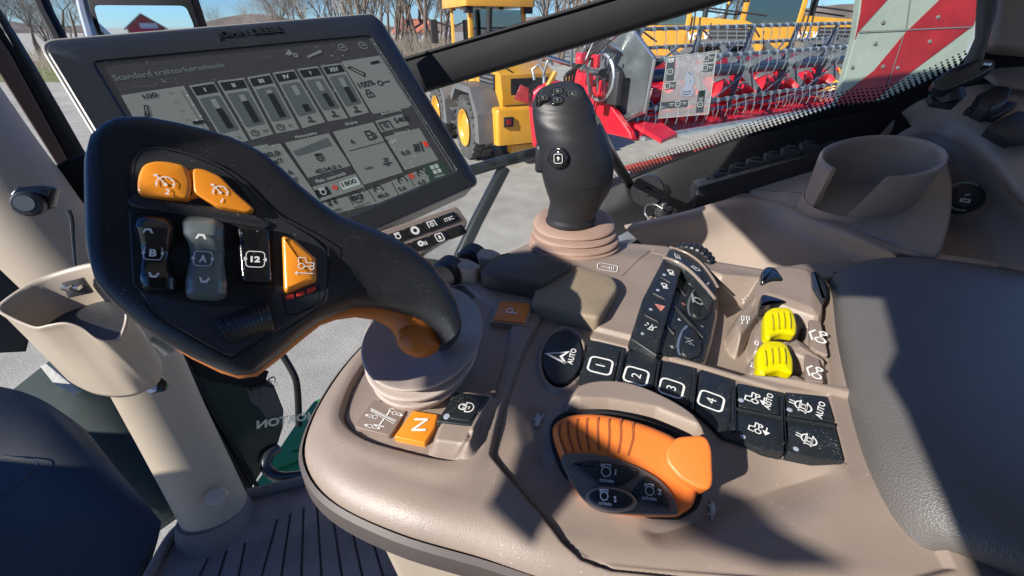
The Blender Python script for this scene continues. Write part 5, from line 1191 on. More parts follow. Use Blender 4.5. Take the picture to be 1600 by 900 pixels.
# low black sill between window and trim
mb_ = MB(); patch(mb_, [[U(x, y, z) for x, y, z in r] for r in ([(880, 330, .60), (960, 292, .59), (1094, 238, .54), (1234, 198, .49), (1400, 165, .445)], [(880, 360, .56), (960, 330, .545), (1094, 290, .52), (1234, 245, .49), (1430, 205, .45)], [(880, 385, .54), (960, 372, .53), (1090, 338, .50), (1250, 290, .48), (1450, 235, .445)])], 6, 6)
o = mk('window_sill', mb_, M['black_trim'], None, ang=180); tag(o, 'deep black window sill running behind the connector strip and cup holder', 'window sill')
mb_ = MB(); c = U(1012, 296, .53); tube(mb_, [c, c-BX*.008], .020, 24); tube(mb_, [c-BX*.008, c-BX*.011], .005, 12); o = mk('hinge_cover', mb_, M['black_plastic'], None); tag(o, 'round black hinge cover low on the sill right of the joystick', 'hinge cover')
mb_ = MB(); tube(mb_, [UZ(950, 235, -.10), UZ(985, 290, -.19), UZ(1000, 350, -.24)], .006, 10); tube(mb_, [UZ(925, 190, -.06), UZ(950, 235, -.10)], .006, 10); o = mk('gas_strut', mb_, M['gloss_trim'], None); tag(o, 'slim glossy black strut standing behind the front joystick', 'strut')
# capped coupling with wire ring
RC = PZ(-.196); rc = thing('ring_coupling', 'small capped coupling with a bent wire pull ring on the trim corner', 'coupling', UZ(1035, 335, -.2))
mk('bracket', plate(RC, [(1010, 342), (1020, 330), (1062, 314), (1076, 332), (1068, 340), (1022, 360)], -.004, .01, .002, 4), M['taupe_smooth'], rc)
mb_ = MB(); c = UZ(1034, 334, -.198); tube(mb_, [c, c+np.array([0, 0, .008]), c+np.array([0, 0, .010])], [.012, .012, .010], 20); mk('black_cap', mb_, M['black_plastic'], rc)
mb_ = MB(); tube(mb_, [c+np.array([0, 0, .010]), c+np.array([0, 0, .014])], .004, 12); tube(mb_, cr([UZ(x, y, z) for x, y, z in ((1036, 326, -.184), (1022, 319, -.182), (1010, 322, -.184), (1008, 333, -.19), (1016, 343, -.196), (1030, 347, -.198))], 5), .0011, 8); mk('wire_ring', mb_, M['steel'], rc)
flatp = PZ(-.215); o = flat('sill_plate', flatp, [(960, 372), (1000, 350), (1012, 352), (1010, 362), (972, 384)], .004, 'zinc', 'worn grey metal strip beside the joystick boot', 'metal strip', b=.001, h=.004)
# small paddles at the front corner of the console
for (kx, ky, zz), lab in (((701, 425, ZT+.004), 'near'), ((738, 405, ZT+.003), 'far')):
    mb_ = MB(); c = UZ(kx, ky, zz); rg = [circle_ring(c+BX*o_, r_, 24, BX) for o_, r_ in ((-.008, .009), (-.006, .0115), (.006, .0115), (.008, .009))]; loft(mb_, rg); mk('roller_knob', mb_, M['black_rubber'], console, label=lab+' black roller knob at the front corner')
for pts in ([(704, 410), (716, 402), (732, 404), (752, 414), (744, 421), (720, 418)], [(738, 393), (748, 387), (770, 389), (784, 396), (770, 404), (752, 402)]):
    mk('cream_cheek', plate(PZ(ZT+.012), pts, 0, .022, .0015, 4), M['beige_smooth'], console)
mk('front_corner_tray', plate(PZ(ZT-.002), [(650, 445), (690, 425), (760, 400), (800, 392), (790, 440), (740, 470), (690, 470)], 0, .03, .003, 6), M['dark_grey'], console)
# grab handle between monitor and joystick
gh = MB(); tube(gh, cr([U(850, 236, .80), U(835, 240, .80), U(790, 251, .79), U(752, 262, .78), U(720, 272, .77)], 5), .0105, 16); o = mk('grab_handle', gh, M['gloss_trim'], None)
tag(o, 'black tubular grab handle running level behind the front joystick', 'grab handle')
gh = MB(); tube(gh, [U(788, 262, .80), U(745, 345, .80), U(700, 440, .80)], .0125, 16); o = mk('handle_post', gh, M['gloss_trim'], None); tag(o, 'slanting grey tube between the keypad and the joystick boot', 'tube')

# ---- left side: beige post with knob, cup holder
post = thing('beige_post', 'thick round beige cab post rising from the floor mat at the left', 'cab post', U(315, 800, .72))
mb_ = MB(); pts = cr([U(338, 805, .72), U(333, 790, .715), U(268, 660, .66), (U(195, 520, .60)), U(95, 400, .56), U(8, 300, .535), U(-75, 190, .52), U(-160, 60, .51), U(-230, -60, .51)], 6)
tube(mb_, pts, [.050, .048, .047, .048, .054, .060, .060, .058, .056], 40); mk('post_tube', mb_, M['beige_plastic'], post, ang=180)
mb_ = MB(); tube(mb_, cr([U(358, 880, .75), U(350, 850, .735), U(340, 818, .722), U(334, 798, .715)], 4), [.066, .063, .060, .052], 40); mk('post_foot', mb_, M['mat_rubber'], post, ang=60)
PF = PL(U(338, 775, .66), (.25, -.5, .83)); mk('round_plug', plate(PF, ell(337, 776, 18, 13, -20, 28), .004, .01, .002), M['beige_smooth'], post)
PK = PL(U(50, 312, .455), (.45, -.85, .25)); kn = thing('clamp_knob', 'black hooded knob with ribbed metal cap on the beige post', 'knob', PK.o)
mk('hood', plate(PK, [(12, 305), (24, 292), (60, 290), (88, 294), (84, 306), (80, 325), (60, 332), (30, 326)], .004, .012, .003, 6), M['gloss_black'], kn)
mb_ = MB(); c = PK.p(48, 318, .006); tube(mb_, [c, c+PK.n*.008, c+PK.n*.010], [.013, .013, .011], 30); mk('knob_body', mb_, M['black_plastic'], kn)
mb_ = MB(); c = PK.p(42, 317, .012); u_, v_ = frame(PK.n); loft(mb_, [[c+PK.n*h_+(u_*math.cos(a)+v_*math.sin(a))*(.008+(.0006 if k % 2 else 0)) for k, a in enumerate([2*PI*k/48 for k in range(48)])] for h_ in (0, .006)]); mk('ribbed_cap', mb_, M['plate_grey'], kn, ang=20)
# left cup holder
ch = thing('cup_holder', 'beige cup holder with a dipped rim bolted to the front of the beige post', 'cup holder', U(200, 590, .42))
top = [(0, 486, .425), (12, 470, .435), (60, 440, .455), (120, 420, .462), (158, 414, .458), (172, 425, .45), (178, 445, .445), (196, 480, .432), (198, 505, .428), (187, 532, .420), (168, 536, .412), (150, 530, .408), (130, 515, .405), (105, 507, .402), (80, 510, .400), (60, 514, .400), (40, 508, .405), (18, 498, .415)]
bot = [(105, 590, .46), (110, 575, .47), (140, 550, .49), (175, 535, .50), (205, 528, .50), (225, 532, .49), (240, 545, .48), (252, 560, .47), (256, 575, .465), (254, 590, .46), (246, 602, .45), (232, 610, .445), (215, 618, .44), (195, 622, .44), (175, 622, .44), (150, 618, .445), (130, 610, .45), (112, 600, .455)]
T_ = cr([U(*p) for p in top], 4, True); B_ = cr([U(*p) for p in bot], 4, True); ct = sum(T_)/len(T_); cb2 = sum(B_)/len(B_)
mb_ = MB(); rim = lambda k, dz: [ct+(p-ct)*k+np.array([0, 0, dz]) for p in T_]
mid = lambda u, k: [(a*(1-u)+b*u)-(((ct*(1-u)+cb2*u)-(a*(1-u)+b*u))*(k-1)) for a, b in zip(T_, B_)]
loft(mb_, [mid(1, .85), mid(1, .97), mid(.95, 1), mid(.6, 1), mid(.3, 1), mid(.07, 1), rim(1.02, -.002), rim(1.035, 0), rim(1.02, .0025), rim(.975, .0025), rim(.95, -.001), mid(.3, .93), mid(.9, .92), mid(.93, .8)])
mk('cup', mb_, M['beige_smooth'], ch, ang=180)
mb_ = MB(); loft(mb_, [mid(.42, .925), mid(.46, .90), mid(.80, .80)]); mk('rubber_insert', mb_, M['black_plastic'], ch)
PCb = PL(U(125, 450, .462), (.45, -.75, .3)); mk('clamp_pad', plate(PCb, [(95, 442), (128, 434), (144, 458), (106, 466)], .010, .006, .001, 2), M['dark_grey'], ch)
mb_ = MB(); 
for x in (104, 120): box(mb_, PCb.p(x, 449, .013), .0035, .0035, .002, bev=.001)
mk('screw', mb_, M['steel'], ch)
PT2 = PL(U(238, 602, .50), (.35, -.7, .6)); mk('bolt_tab', plate(PT2, [(218, 595), (242, 582), (262, 598), (256, 612), (234, 616), (220, 608)], .004, .006, .0015, 4), M['gloss_black'], ch)
mb_ = MB(); c = PT2.p(239, 606, .004); loft(mb_, [circle_ring(c, .0065, 6, PT2.n), circle_ring(c+PT2.n*.005, .0062, 6, PT2.n)]); mk('hex_bolt', mb_, M['steel'], ch, smooth=False)
mb_ = MB(); tube(mb_, [U(246, 528, .50), U(258, 535, .50), U(270, 548, .505)], .010, 12); mk('clamp_sleeve', mb_, M['zinc'], ch)
# frame strips at far left
LFp = PL(U(70, 150, .66), (.75, -.66, .1))
def strip(name, px, m, lab, cat, h=0, th=.02, b=.002): return flat(name, LFp, px, th, m, lab, cat, b=b, h=h)
strip('pillar_trim', [(-60, 20), (0, 60), (14, 80), (104, 246), (140, 330), (128, 345), (92, 262), (0, 116), (-60, 40)], 'brown_trim', 'dark brown pillar trim strip along the left door frame', 'pillar trim', .006)
strip('door_seal', [(-40, -30), (0, 40), (14, 62), (28, 84), (124, 246), (150, 300), (140, 330), (104, 246), (14, 80), (-40, 8)], 'black_trim', 'black rubber seal between the brown strip and the windscreen', 'rubber seal', .002)
strip('windscreen_frame', [(-30, -60), (0, 12), (30, 60), (60, 110), (96, 172), (130, 232), (150, 262), (160, 330), (124, 250), (28, 84), (0, 34), (-30, -20)], 'gloss_trim', 'slim dark frame strip at the windscreen edge', 'window frame', 0)
o = flat('black_bracket', PL(U(125, 330, .60), (.5, -.8, .2)), [(80, 262), (100, 250), (150, 235), (165, 250), (160, 480), (130, 440), (104, 350)], .05, 'black_trim', 'black moulded bracket between the beige post and the drive lever', 'bracket', b=.005, r=4)
mb_ = MB(); tube(mb_, cr([U(108, 330, .5), U(113, 345, .5), U(115, 380, .5), U(119, 425, .5)], 4), [.003, .0012], 8); o = mk('cable', mb_, M['gloss_trim'], None); tag(o, 'thin black cable dropping behind the drive lever', 'cable')
# lower left: dark panel, fender, door glass
o = flat('side_window_frame', PL(U(20, 480, 1.1), (.7, -.7, .2)), [(-80, 385), (10, 400), (46, 440), (60, 470), (40, 550), (-80, 556)], .03, 'navy_panel', 'dark lower frame of the left window seen beside the cup holder', 'window frame', b=.004)
NP = PL(U(120, 760, .62), (.25, -.45, .85))
mb_ = MB(); patch(mb_, [[U(*p) for p in r] for r in ([(-120, 590, .95), (0, 604, .92), (60, 622, .90), (105, 650, .88), (135, 672, .87)], [(-120, 640, .85), (0, 650, .84), (80, 668, .83), (150, 712, .81), (185, 735, .80)], [(-120, 740, .76), (0, 745, .76), (100, 760, .75), (190, 785, .74), (240, 800, .74)], [(-120, 860, .70), (0, 860, .70), (110, 860, .70), (200, 860, .70), (250, 830, .72)], [(-120, 1000, .64), (0, 1000, .64), (100, 1000, .64), (180, 1000, .64), (215, 940, .68)])], 7, 7)
o = mk('dark_panel', mb_, M['navy_panel'], None, ang=180); tag(o, 'large dark blue moulded panel filling the lower left corner', 'door panel')
mb_ = MB(); tube(mb_, cr([U(0, 778, .715), U(35, 752, .735), U(58, 728, .76), U(50, 718, .77), U(0, 712, .785)], 5), .0012, 6); mk('panel_edge_line', mb_, M['gloss_trim'], o)
fd = MB(); rg = []
for (xa, ya), (xb, yb), t in (((60, 560), (50, 585), 1.25), ((110, 555), (55, 640), 1.24), ((160, 570), (90, 700), 1.22), ((210, 640), (150, 760), 1.2), ((250, 720), (210, 800), 1.18), ((275, 790), (262, 812), 1.16)):
    A = U(xa+30, ya, t); B = U(xb, yb, t-.08); c = (A+B)/2; d = (B-A)/2; n_ = nrm(np.cross(d, (0.6, .2, -1))); n_ = n_ if n_[2] > 0 else -n_
    rg.append([c+d*math.cos(k*2*PI/28)+n_*.16*math.sin(k*2*PI/28) for k in range(28)])
loft(fd, rg); o = mk('front_fender', fd, M['mudguard_dark'], None, ang=180); tag(o, 'smooth dark curved mudguard outside, between the cup holder and the floor', 'mudguard')
o2 = flat('fender_label', PL(U(120, 585, 1.05), (-.1, -.7, .7)), [(62, 572), (72, 568), (98, 590), (124, 612), (116, 618), (84, 600)], .004, 'crumpled_foil', 'pale crumpled silver patch on the dark mudguard under the cup holder', 'sticker', b=.001)
mp = PZ(-.72)
mt = mk('floor_mat', plate(mp, [(200, 960), (262, 846), (275, 815), (392, 770), (505, 744), (620, 720), (760, 760), (800, 960), (700, 1100), (200, 1100)], 0, .02, .004, 0), M['mat_rubber'], None); tag(mt, 'dark ribbed rubber floor mat under the console', 'floor mat')
mb_ = MB()
for k in range(11):
    x0, y0 = 300+k*34, 905+0*k; x1, y1 = 372+k*20.5, 838-k*9.0
    if k < 3: y1 = 872-k*12; x1 = 325+k*29
    a = mp.p(x0, y0+20, .0006); b = mp.p(x1, y1, .0006); ribbon(mp, None, .0035, 0, mb=mb_, pts=[a, b])
mk('mat_groove', mb_, M['seam_dark'], mt, smooth=False)
mb_ = MB(); tube(mb_, cr([mp.p(x, y, .004) for x, y in ((215, 935), (262, 848), (285, 822))], 4), .009, 10); tube(mb_, cr([mp.p(x, y, .002) for x, y in ((388, 772), (440, 760), (506, 744), (600, 728))], 4), .010, 10); mk('mat_rim', mb_, M['mat_rubber'], mt)
sp_ = flat('green_step', PZ(-.98), [(386, 772), (412, 735), (460, 664), (490, 626), (520, 612), (640, 590), (640, 760), (505, 742), (404, 776)], .03, 'green_paint', 'glossy green entry step seen past the console nose', 'step', b=.006, r=4)
mb_ = MB()
for k in range(5):
    for j in range(3):
        c = PZ(-.98).p(470+k*22-j*22, 700-k*10-j*-28, .001)
        if 690 > 0: tube(mb_, [c+np.array([-.02, -.01, 0]), c+np.array([.02, .012, 0])], .0035, 6)
mk('tread_ridge', mb_, M['green_paint'], sp_)
mb_ = MB(); tube(mb_, cr([U(*p) for p in ((434, 700, .92), (420, 712, .90), (416, 728, .89), (428, 742, .88), (450, 746, .87), (500, 738, .86), (560, 728, .85))], 5), .0115, 12); o = mk('hooked_rail', mb_, M['gloss_trim'], None); tag(o, 'black bent tube rail hooked over the green step', 'rail')
mb_ = MB(); tube(mb_, cr([U(*p) for p in ((425, 530, 1.1), (452, 572, 1.1), (464, 602, 1.1), (467, 665, 1.12))], 4), .0085, 10); o = mk('bent_rail', mb_, M['black_trim'], None); tag(o, 'thin black bent bar in front of the gravel, below the drive lever', 'rail')
dg = PL(U(330, 650, .84), (.62, -.70, .35))
dr_ = thing('door_edge', 'dark lower door glass with a mirrored grey word, between beige post and green step', 'door', dg.p(380, 760))
mk('dark_glass', plate(dg, [(220, 500), (300, 540), (405, 585), (428, 602), (443, 640), (442, 668), (432, 700), (388, 770), (352, 720), (240, 560)], 0, .006, .001, 0), M['dark_green'], dr_, smooth=False)
mk('pale_reflection_panel', plate(dg, [(383, 600), (427, 606), (441, 640), (440, 664), (418, 660), (408, 640), (392, 628)], .001, .001, 0, 0), M['dark_grey'], dr_, smooth=False)
mk('black_band', plate(dg, [(240, 520), (300, 545), (420, 580), (412, 604), (385, 606), (330, 596), (250, 560)], .002, .002, 0, 0), M['black_trim'], dr_, smooth=False)
mb_ = MB(); rng = random.Random(4)
for k in range(90):
    u = rng.random(); v = rng.random()**1.6; x = 388+u*40+v*10; y = 606-u*26+v*16+u*8; s_ = .0013*(1-v*.7); p = dg.p(x, y, .0026); a_, b2_ = frame(dg.n)
    mb_.add([p+(a_*math.cos(q)+b2_*math.sin(q))*s_*1.4 for q in [2*PI*i/6 for i in range(6)]], [tuple(range(6))])
mk('dot_print', mb_, M['black_trim'], dr_, smooth=False)
mb_ = MB()
for a, b, w_ in (((262, 530), (388, 768), .010), ((276, 532), (402, 760), .004), ((250, 540), (372, 775), .004)): tube(mb_, [dg.p(a[0], a[1], .006), dg.p((a[0]+b[0])/2-4, (a[1]+b[1])/2+4, .006), dg.p(b[0], b[1], .006)], w_, 8)
mk('door_seal', mb_, M['black_trim'], dr_)
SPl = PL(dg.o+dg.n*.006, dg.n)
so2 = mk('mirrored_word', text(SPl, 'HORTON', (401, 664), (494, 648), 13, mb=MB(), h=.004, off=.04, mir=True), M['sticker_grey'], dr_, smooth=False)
# unseen cab roof, wall and seat dim skylight; added plates cast shaped shadows

def caster(name, px, s, label, cat, th=.02, m='fabric', extra=None):
    P_ = [UZ(x, y, z)-SUN*s for x, y, z in px]
    if extra: P_ += extra
    c = sum(P_)/len(P_); P_ = [p-SUN*((p-c)@SUN) for p in P_]
    mb_ = MB(); solid(mb_, P_, SUN, th, .004, 1); o = mk(name, mb_, M[m], None, smooth=False); tag(o, label, cat); return o
Z0 = ZT
p1 = [(893, 414), (838, 444), (832, 475), (845, 520), (880, 565), (892, 605), (950, 648), (1060, 742), (1195, 828), (1330, 905), (1190, 905), (1040, 852), (970, 806), (880, 772), (840, 815), (802, 868), (740, 795), (770, 750), (800, 690), (785, 640), (748, 600), (700, 560), (690, 440), (750, 395), (850, 385)]
caster('forked_shade_plate', [(x, y, Z0+(.011 if i < 3 else 0)) for i, (x, y) in enumerate(p1)], .55, 'forked dark shade plate added behind the camera to the left', 'cab post')  # added unseen plate, outlined to cast the forked shadow on the console
q = [(1112, 318, -.195), (1165, 370, -.21), (1195, 405, -.20), (1250, 405, Z0), (1310, 468, Z0), (1385, 480, Z0), (1405, 555, Z0), (1388, 590, Z0), (1418, 640, Z0), (1470, 765, Z0), (1500, 850, Z0), (1560, 1000, Z0)]
pA = UZ(1560, 1000, Z0)-SUN*.6; pB = UZ(1112, 318, -.195)-SUN*.6
up_ = nrm(np.cross(np.cross(SUN, (0, 0, 1)), SUN)); sd_ = nrm(np.cross(SUN, (0, 0, 1)))
caster('rear_shade_plate', q, .6, 'dark shade plate added behind the camera for the armrest and rear trim', 'shade plate', extra=[pA+sd_*.6, pA+sd_*.7+up_*.5, pB+up_*.55+sd_*.1, pB+up_*.5])  # added unseen plate, cut so armrest and rear trim fall in shadow
mb_ = MB(); box(mb_, C0+np.array([.40, .1, .60]), .75, .7, .03, bev=.02); o = mk('cab_roof', mb_, M['roof_lining'], None); tag(o, 'pale cab roof lining above the camera', 'cab roof')
mb_ = MB(); box(mb_, C0+np.array([.6, -.75, -.1]), .8, .03, .7, bev=.01); o = mk('cab_rear_wall', mb_, M['beige_smooth'], None); tag(o, 'beige rear wall of the cab behind the camera', 'cab wall')
P_ = [(-500, 650, -.72), (330, 740, -.72), (620, 700, -.72), (900, 900, -.72), (800, 1400, -.72), (-500, 1400, -.72)]
caster('floor_shade_plate', P_, .9, 'dark shade plate added left of the camera for the floor', 'door panel')  # added unseen plate keeping sun off the mat and lower left panel
mb_ = MB(); box(mb_, C0+np.array([.15, -.22, -.50]), .30, .28, .10, bev=.05); o = mk('operator_seat', mb_, M['fabric'], None); tag(o, 'dark fabric operator seat below the camera', 'seat')
# ------------------------------------------------------------------ yard outside
gm = MB(); gm.add([(-1500, -1500, 0), (1500, -1500, 0), (1500, 2500, 0), (-1500, 2500, 0)], [(0, 1, 2, 3)])
g_ = mk('ground', gm, M['yard_gravel'], None, smooth=False); g_['kind'] = 'structure'
rng = random.Random(7)
hb = MB(); row0, row1 = [], []
for k in range(81):
    a = -60+k*1.5; r_ = 420; x, y = r_*math.sin(R(a)), r_*math.cos(R(a)); h_ = 8+3*math.sin(k*.35)+2*math.sin(k*.9+1)+(9 if a > 20 else 0)*min(1, (a-20)/12 if a > 20 else 0)
    row0.append((x, y, -1)); row1.append((x*1.1, y*1.1, h_))
hb.add(row0+row1, [(i, i+1, 82+i, 81+i) for i in range(80)]); o = mk('hillside', hb, mat('hill_heath', (.16, .13, .11), .95, var=.3, vscale=.05), None); o['kind'] = 'structure'

def bare_tree(x, y, h, seed, lab, grp='bare trees beyond the yard', spread=.36, dens=1.0):
    rg = random.Random(seed); tr = MB(); br = MB()
    def seg(mb_, a, b, r0, r1, n=3):
        d = b-a; l = np.linalg.norm(d); d = d/l; u, v = frame(d)
        V = [a+(u*math.cos(q)+v*math.sin(q))*r0 for q in [2*PI*k/n for k in range(n)]]+[b+(u*math.cos(q)+v*math.sin(q))*r1 for q in [2*PI*k/n for k in range(n)]]
        mb_.add(V, [(k, (k+1) % n, n+(k+1) % n, n+k) for k in range(n)])
    def grow(p, d, l, r, lev):
        n = 3 if lev < 3 else 2; q = p
        for k in range(n):
            d = nrm(d+np.array([rg.gauss(0, .12), rg.gauss(0, .12), rg.gauss(.05, .06)])); q2 = q+d*l/n
            r2 = r*(1-.22*(k+1)/n*1.3); seg(tr if lev == 0 else br, q, q2, r, r2, 6 if lev == 0 else 3)
            r = r2
            if lev < 4 and (lev > 0 or k > 0):
                for _ in range(2 if lev < 3 else int(2*dens+.5)):
                    a = rg.uniform(0, 2*PI); u, v = frame(d); dd = nrm(d*.75+(u*math.cos(a)+v*math.sin(a))*rg.uniform(.45, .9)+np.array([0, 0, .15])); grow(q2, dd, l*rg.uniform(.48, .72), r*.5, lev+1)
            q = q2
    grow(np.array([0, 0, 0.]), np.array([0, 0, 1.]), h*.45, h*.016, 0)
    r_ = thing('bare_tree', lab, 'tree', (x, y, 0), grp)
    o1 = mk('trunk', tr, M['bark'], None); o2 = mk('crown', br, M['twig'], None, smooth=False)
    for o in (o1, o2): o.parent = r_
    return r_
def copy_thing(src, loc, rz=0, sc=1, label=None):
    r_ = src.copy(); COL.objects.link(r_); r_.location = loc; r_.rotation_euler = (0, 0, rz); r_.scale = (sc, sc, sc)
    if label: r_['label'] = label
    for c in src.children:
        d = c.copy(); COL.objects.link(d); d.parent = r_
        for e in c.children:
            f = e.copy(); COL.objects.link(f); f.parent = d
    return r_
TL = 'leafless tree with fine twigs standing in the row beyond the yard'
protos = [bare_tree(*[(-20, 45), (5, 50), (-6, 42)][k], 9, 11+k, TL, dens=2.0) for k in range(3)]
def tpos(px, dist): d = ray(px, 45); return (d[0]/d[1]*dist, dist, 0)
tlist = [(18, 38, .7), (70, 30, .55), (40, 46, .9), (395, 60, .8), (430, 52, .7), (470, 46, .95), (505, 50, 1.0), (535, 44, 1.1), (560, 52, 1.05), (590, 46, 1.15), (612, 40, 1.1), (640, 44, 1.3), (665, 38, 1.1), (690, 42, 1.2), (715, 36, 1.0), (735, 48, 1.3), (850, 40, 1.1), (880, 36, 1.1), (905, 44, 1.2), (940, 40, 1.2), (1120, 60, 1.1), (1180, 70, 1.0), (1270, 80, .9), (345, 66, .7), (10, 60, 1.0), (100, 55, .6), (860, 55, 1.5), (655, 60, 1.6), (700, 62, 1.5)]
rt = random.Random(5)
tlist += [(rt.uniform(545, 770), rt.uniform(38, 75), rt.uniform(.9, 1.7)) for _ in range(34)]+[(rt.uniform(840, 930), rt.uniform(40, 70), rt.uniform(1.0, 1.7)) for _ in range(12)]+[(rt.uniform(385, 560), rt.uniform(50, 90), rt.uniform(.8, 1.3)) for _ in range(12)]+[(rt.uniform(-30, 130), rt.uniform(34, 60), rt.uniform(.6, 1.0)) for _ in range(8)]
for k, (px, dist, s_) in enumerate(tlist):
    if k < 3: protos[k].location = tpos(px, dist); protos[k].scale = (s_,)*3; protos[k].rotation_euler = (0, 0, k*2.1)
    else: copy_thing(protos[k % 3], tpos(px, dist), k*1.7, s_)
# brushwood mass below the trees
bw_ = MB()
for k in range(5200):
    px = rng.choice([rng.uniform(560, 760), rng.uniform(560, 760), rng.uniform(-40, 420)]); dist = rng.uniform(34, 44) if px > 500 else rng.uniform(26, 40); x, y, _ = tpos(px, dist); h_ = rng.uniform(.8, 2.3)*(1 if px > 500 else .75)
    a = np.array([x, y, rng.uniform(0, h_*.5)]); d = np.array([rng.gauss(0, .35), rng.gauss(0, .2), 1.])*h_*.6; w_ = .03; bw_.add([a+(w_, 0, 0), a-(w_, 0, 0), a+d], [(0, 1, 2)])
o = mk('brushwood', bw_, M['twig'], None, smooth=False); o['kind'] = 'stuff'; o['label'] = 'tangled brown brushwood under the bare trees'; o['category'] = 'brushwood'
# grass verge
gv = MB(); gv.add([tpos(-60, 24), tpos(120, 24), tpos(160, 40), tpos(-60, 40)], [(0, 1, 2, 3)]); gv.V = [(a, b, .01) for a, b, c in gv.V]; o = mk('grass_verge', gv, mat('verge_grass', (.16, .17, .05), .9, var=.3, vscale=1.5), None); o['kind'] = 'structure'
# little house with red roof
hx = tpos(650, 60); hs = thing('small_house', 'small pale house with a red tiled roof half hidden by trees', 'house', hx)
mb_ = MB(); box(mb_, (hx[0], hx[1], 1.0), 2.4, 2, 1.0); mk('wall', mb_, M['white_wall'], hs, smooth=False)
mb_ = MB(); mb_.add([(hx[0]-2.7, hx[1]-2.2, 1.9), (hx[0]+2.7, hx[1]-2.2, 1.9), (hx[0]+2.7, hx[1]+2.2, 1.9), (hx[0]-2.7, hx[1]+2.2, 1.9), (hx[0]-1.6, hx[1], 3.4), (hx[0]+1.6, hx[1], 3.4)], [(0, 1, 5, 4), (2, 3, 4, 5), (1, 2, 5), (3, 0, 4), (3, 2, 1, 0)]); mk('roof', mb_, mat('roof_tile', (.45, .16, .10), .7, var=.1), hs, smooth=False)

# wheel loaders
def wheel_parts(root, c, axis, r, w, rim_side, seed=0):
    """tyre with lugs and yellow rim; axis = unit vector along the axle"""
    ax_ = nrm(axis); u = np.cross((0, 0, 1), ax_); u = nrm(u); v = np.cross(ax_, u)
    def ring(off, rr, n=64, lug=0):
        return [c+ax_*off+(u*math.cos(a)+v*math.sin(a))*(rr-(lug if (k//2) % 2 else 0)) for k, a in enumerate([2*PI*k/n for k in range(n)])]
    mb_ = MB(); loft(mb_, [ring(-w*.42, r*.55), ring(-w*.5, r*.72), ring(-w*.47, r*.93), ring(-w*.40, r, lug=r*.05), ring(-w*.03, r, lug=r*.06), ring(0, r*.95), ring(w*.03, r, lug=0), ring(w*.40, r, lug=r*.06), ring(w*.47, r*.93), ring(w*.5, r*.72), ring(w*.42, r*.55)], cap=False)
    for k in range(24):
        for sd_ in (-1, 1):
            a = 2*PI*(k+(.5 if sd_ > 0 else 0))/24; er = u*math.cos(a)+v*math.sin(a); et = np.cross(ax_, er); sk = nrm(et+ax_*.35*sd_); box(mb_, c+ax_*w*.27*sd_+er*r*.985, w*.23, r*.085, r*.045, [nrm(np.cross(sk, er)), sk, er], .012)
    ty = mk('wheel_tyre', mb_, M['tyre'], root, ang=25)
    for s_ in rim_side:
        m2 = MB(); loft(m2, [ring(s_*w*.40, r*.50, 40), ring(s_*w*.52, r*.60, 40), ring(s_*w*.545, r*.585, 40), ring(s_*w*.50, r*.52, 40), ring(s_*w*.25, r*.42, 40), ring(s_*w*.22, r*.22, 40), ring(s_*w*.36, r*.18, 40), ring(s_*w*.36, r*.02, 40)]); mk('rim', m2, M['loader_yellow'], ty, ang=40)
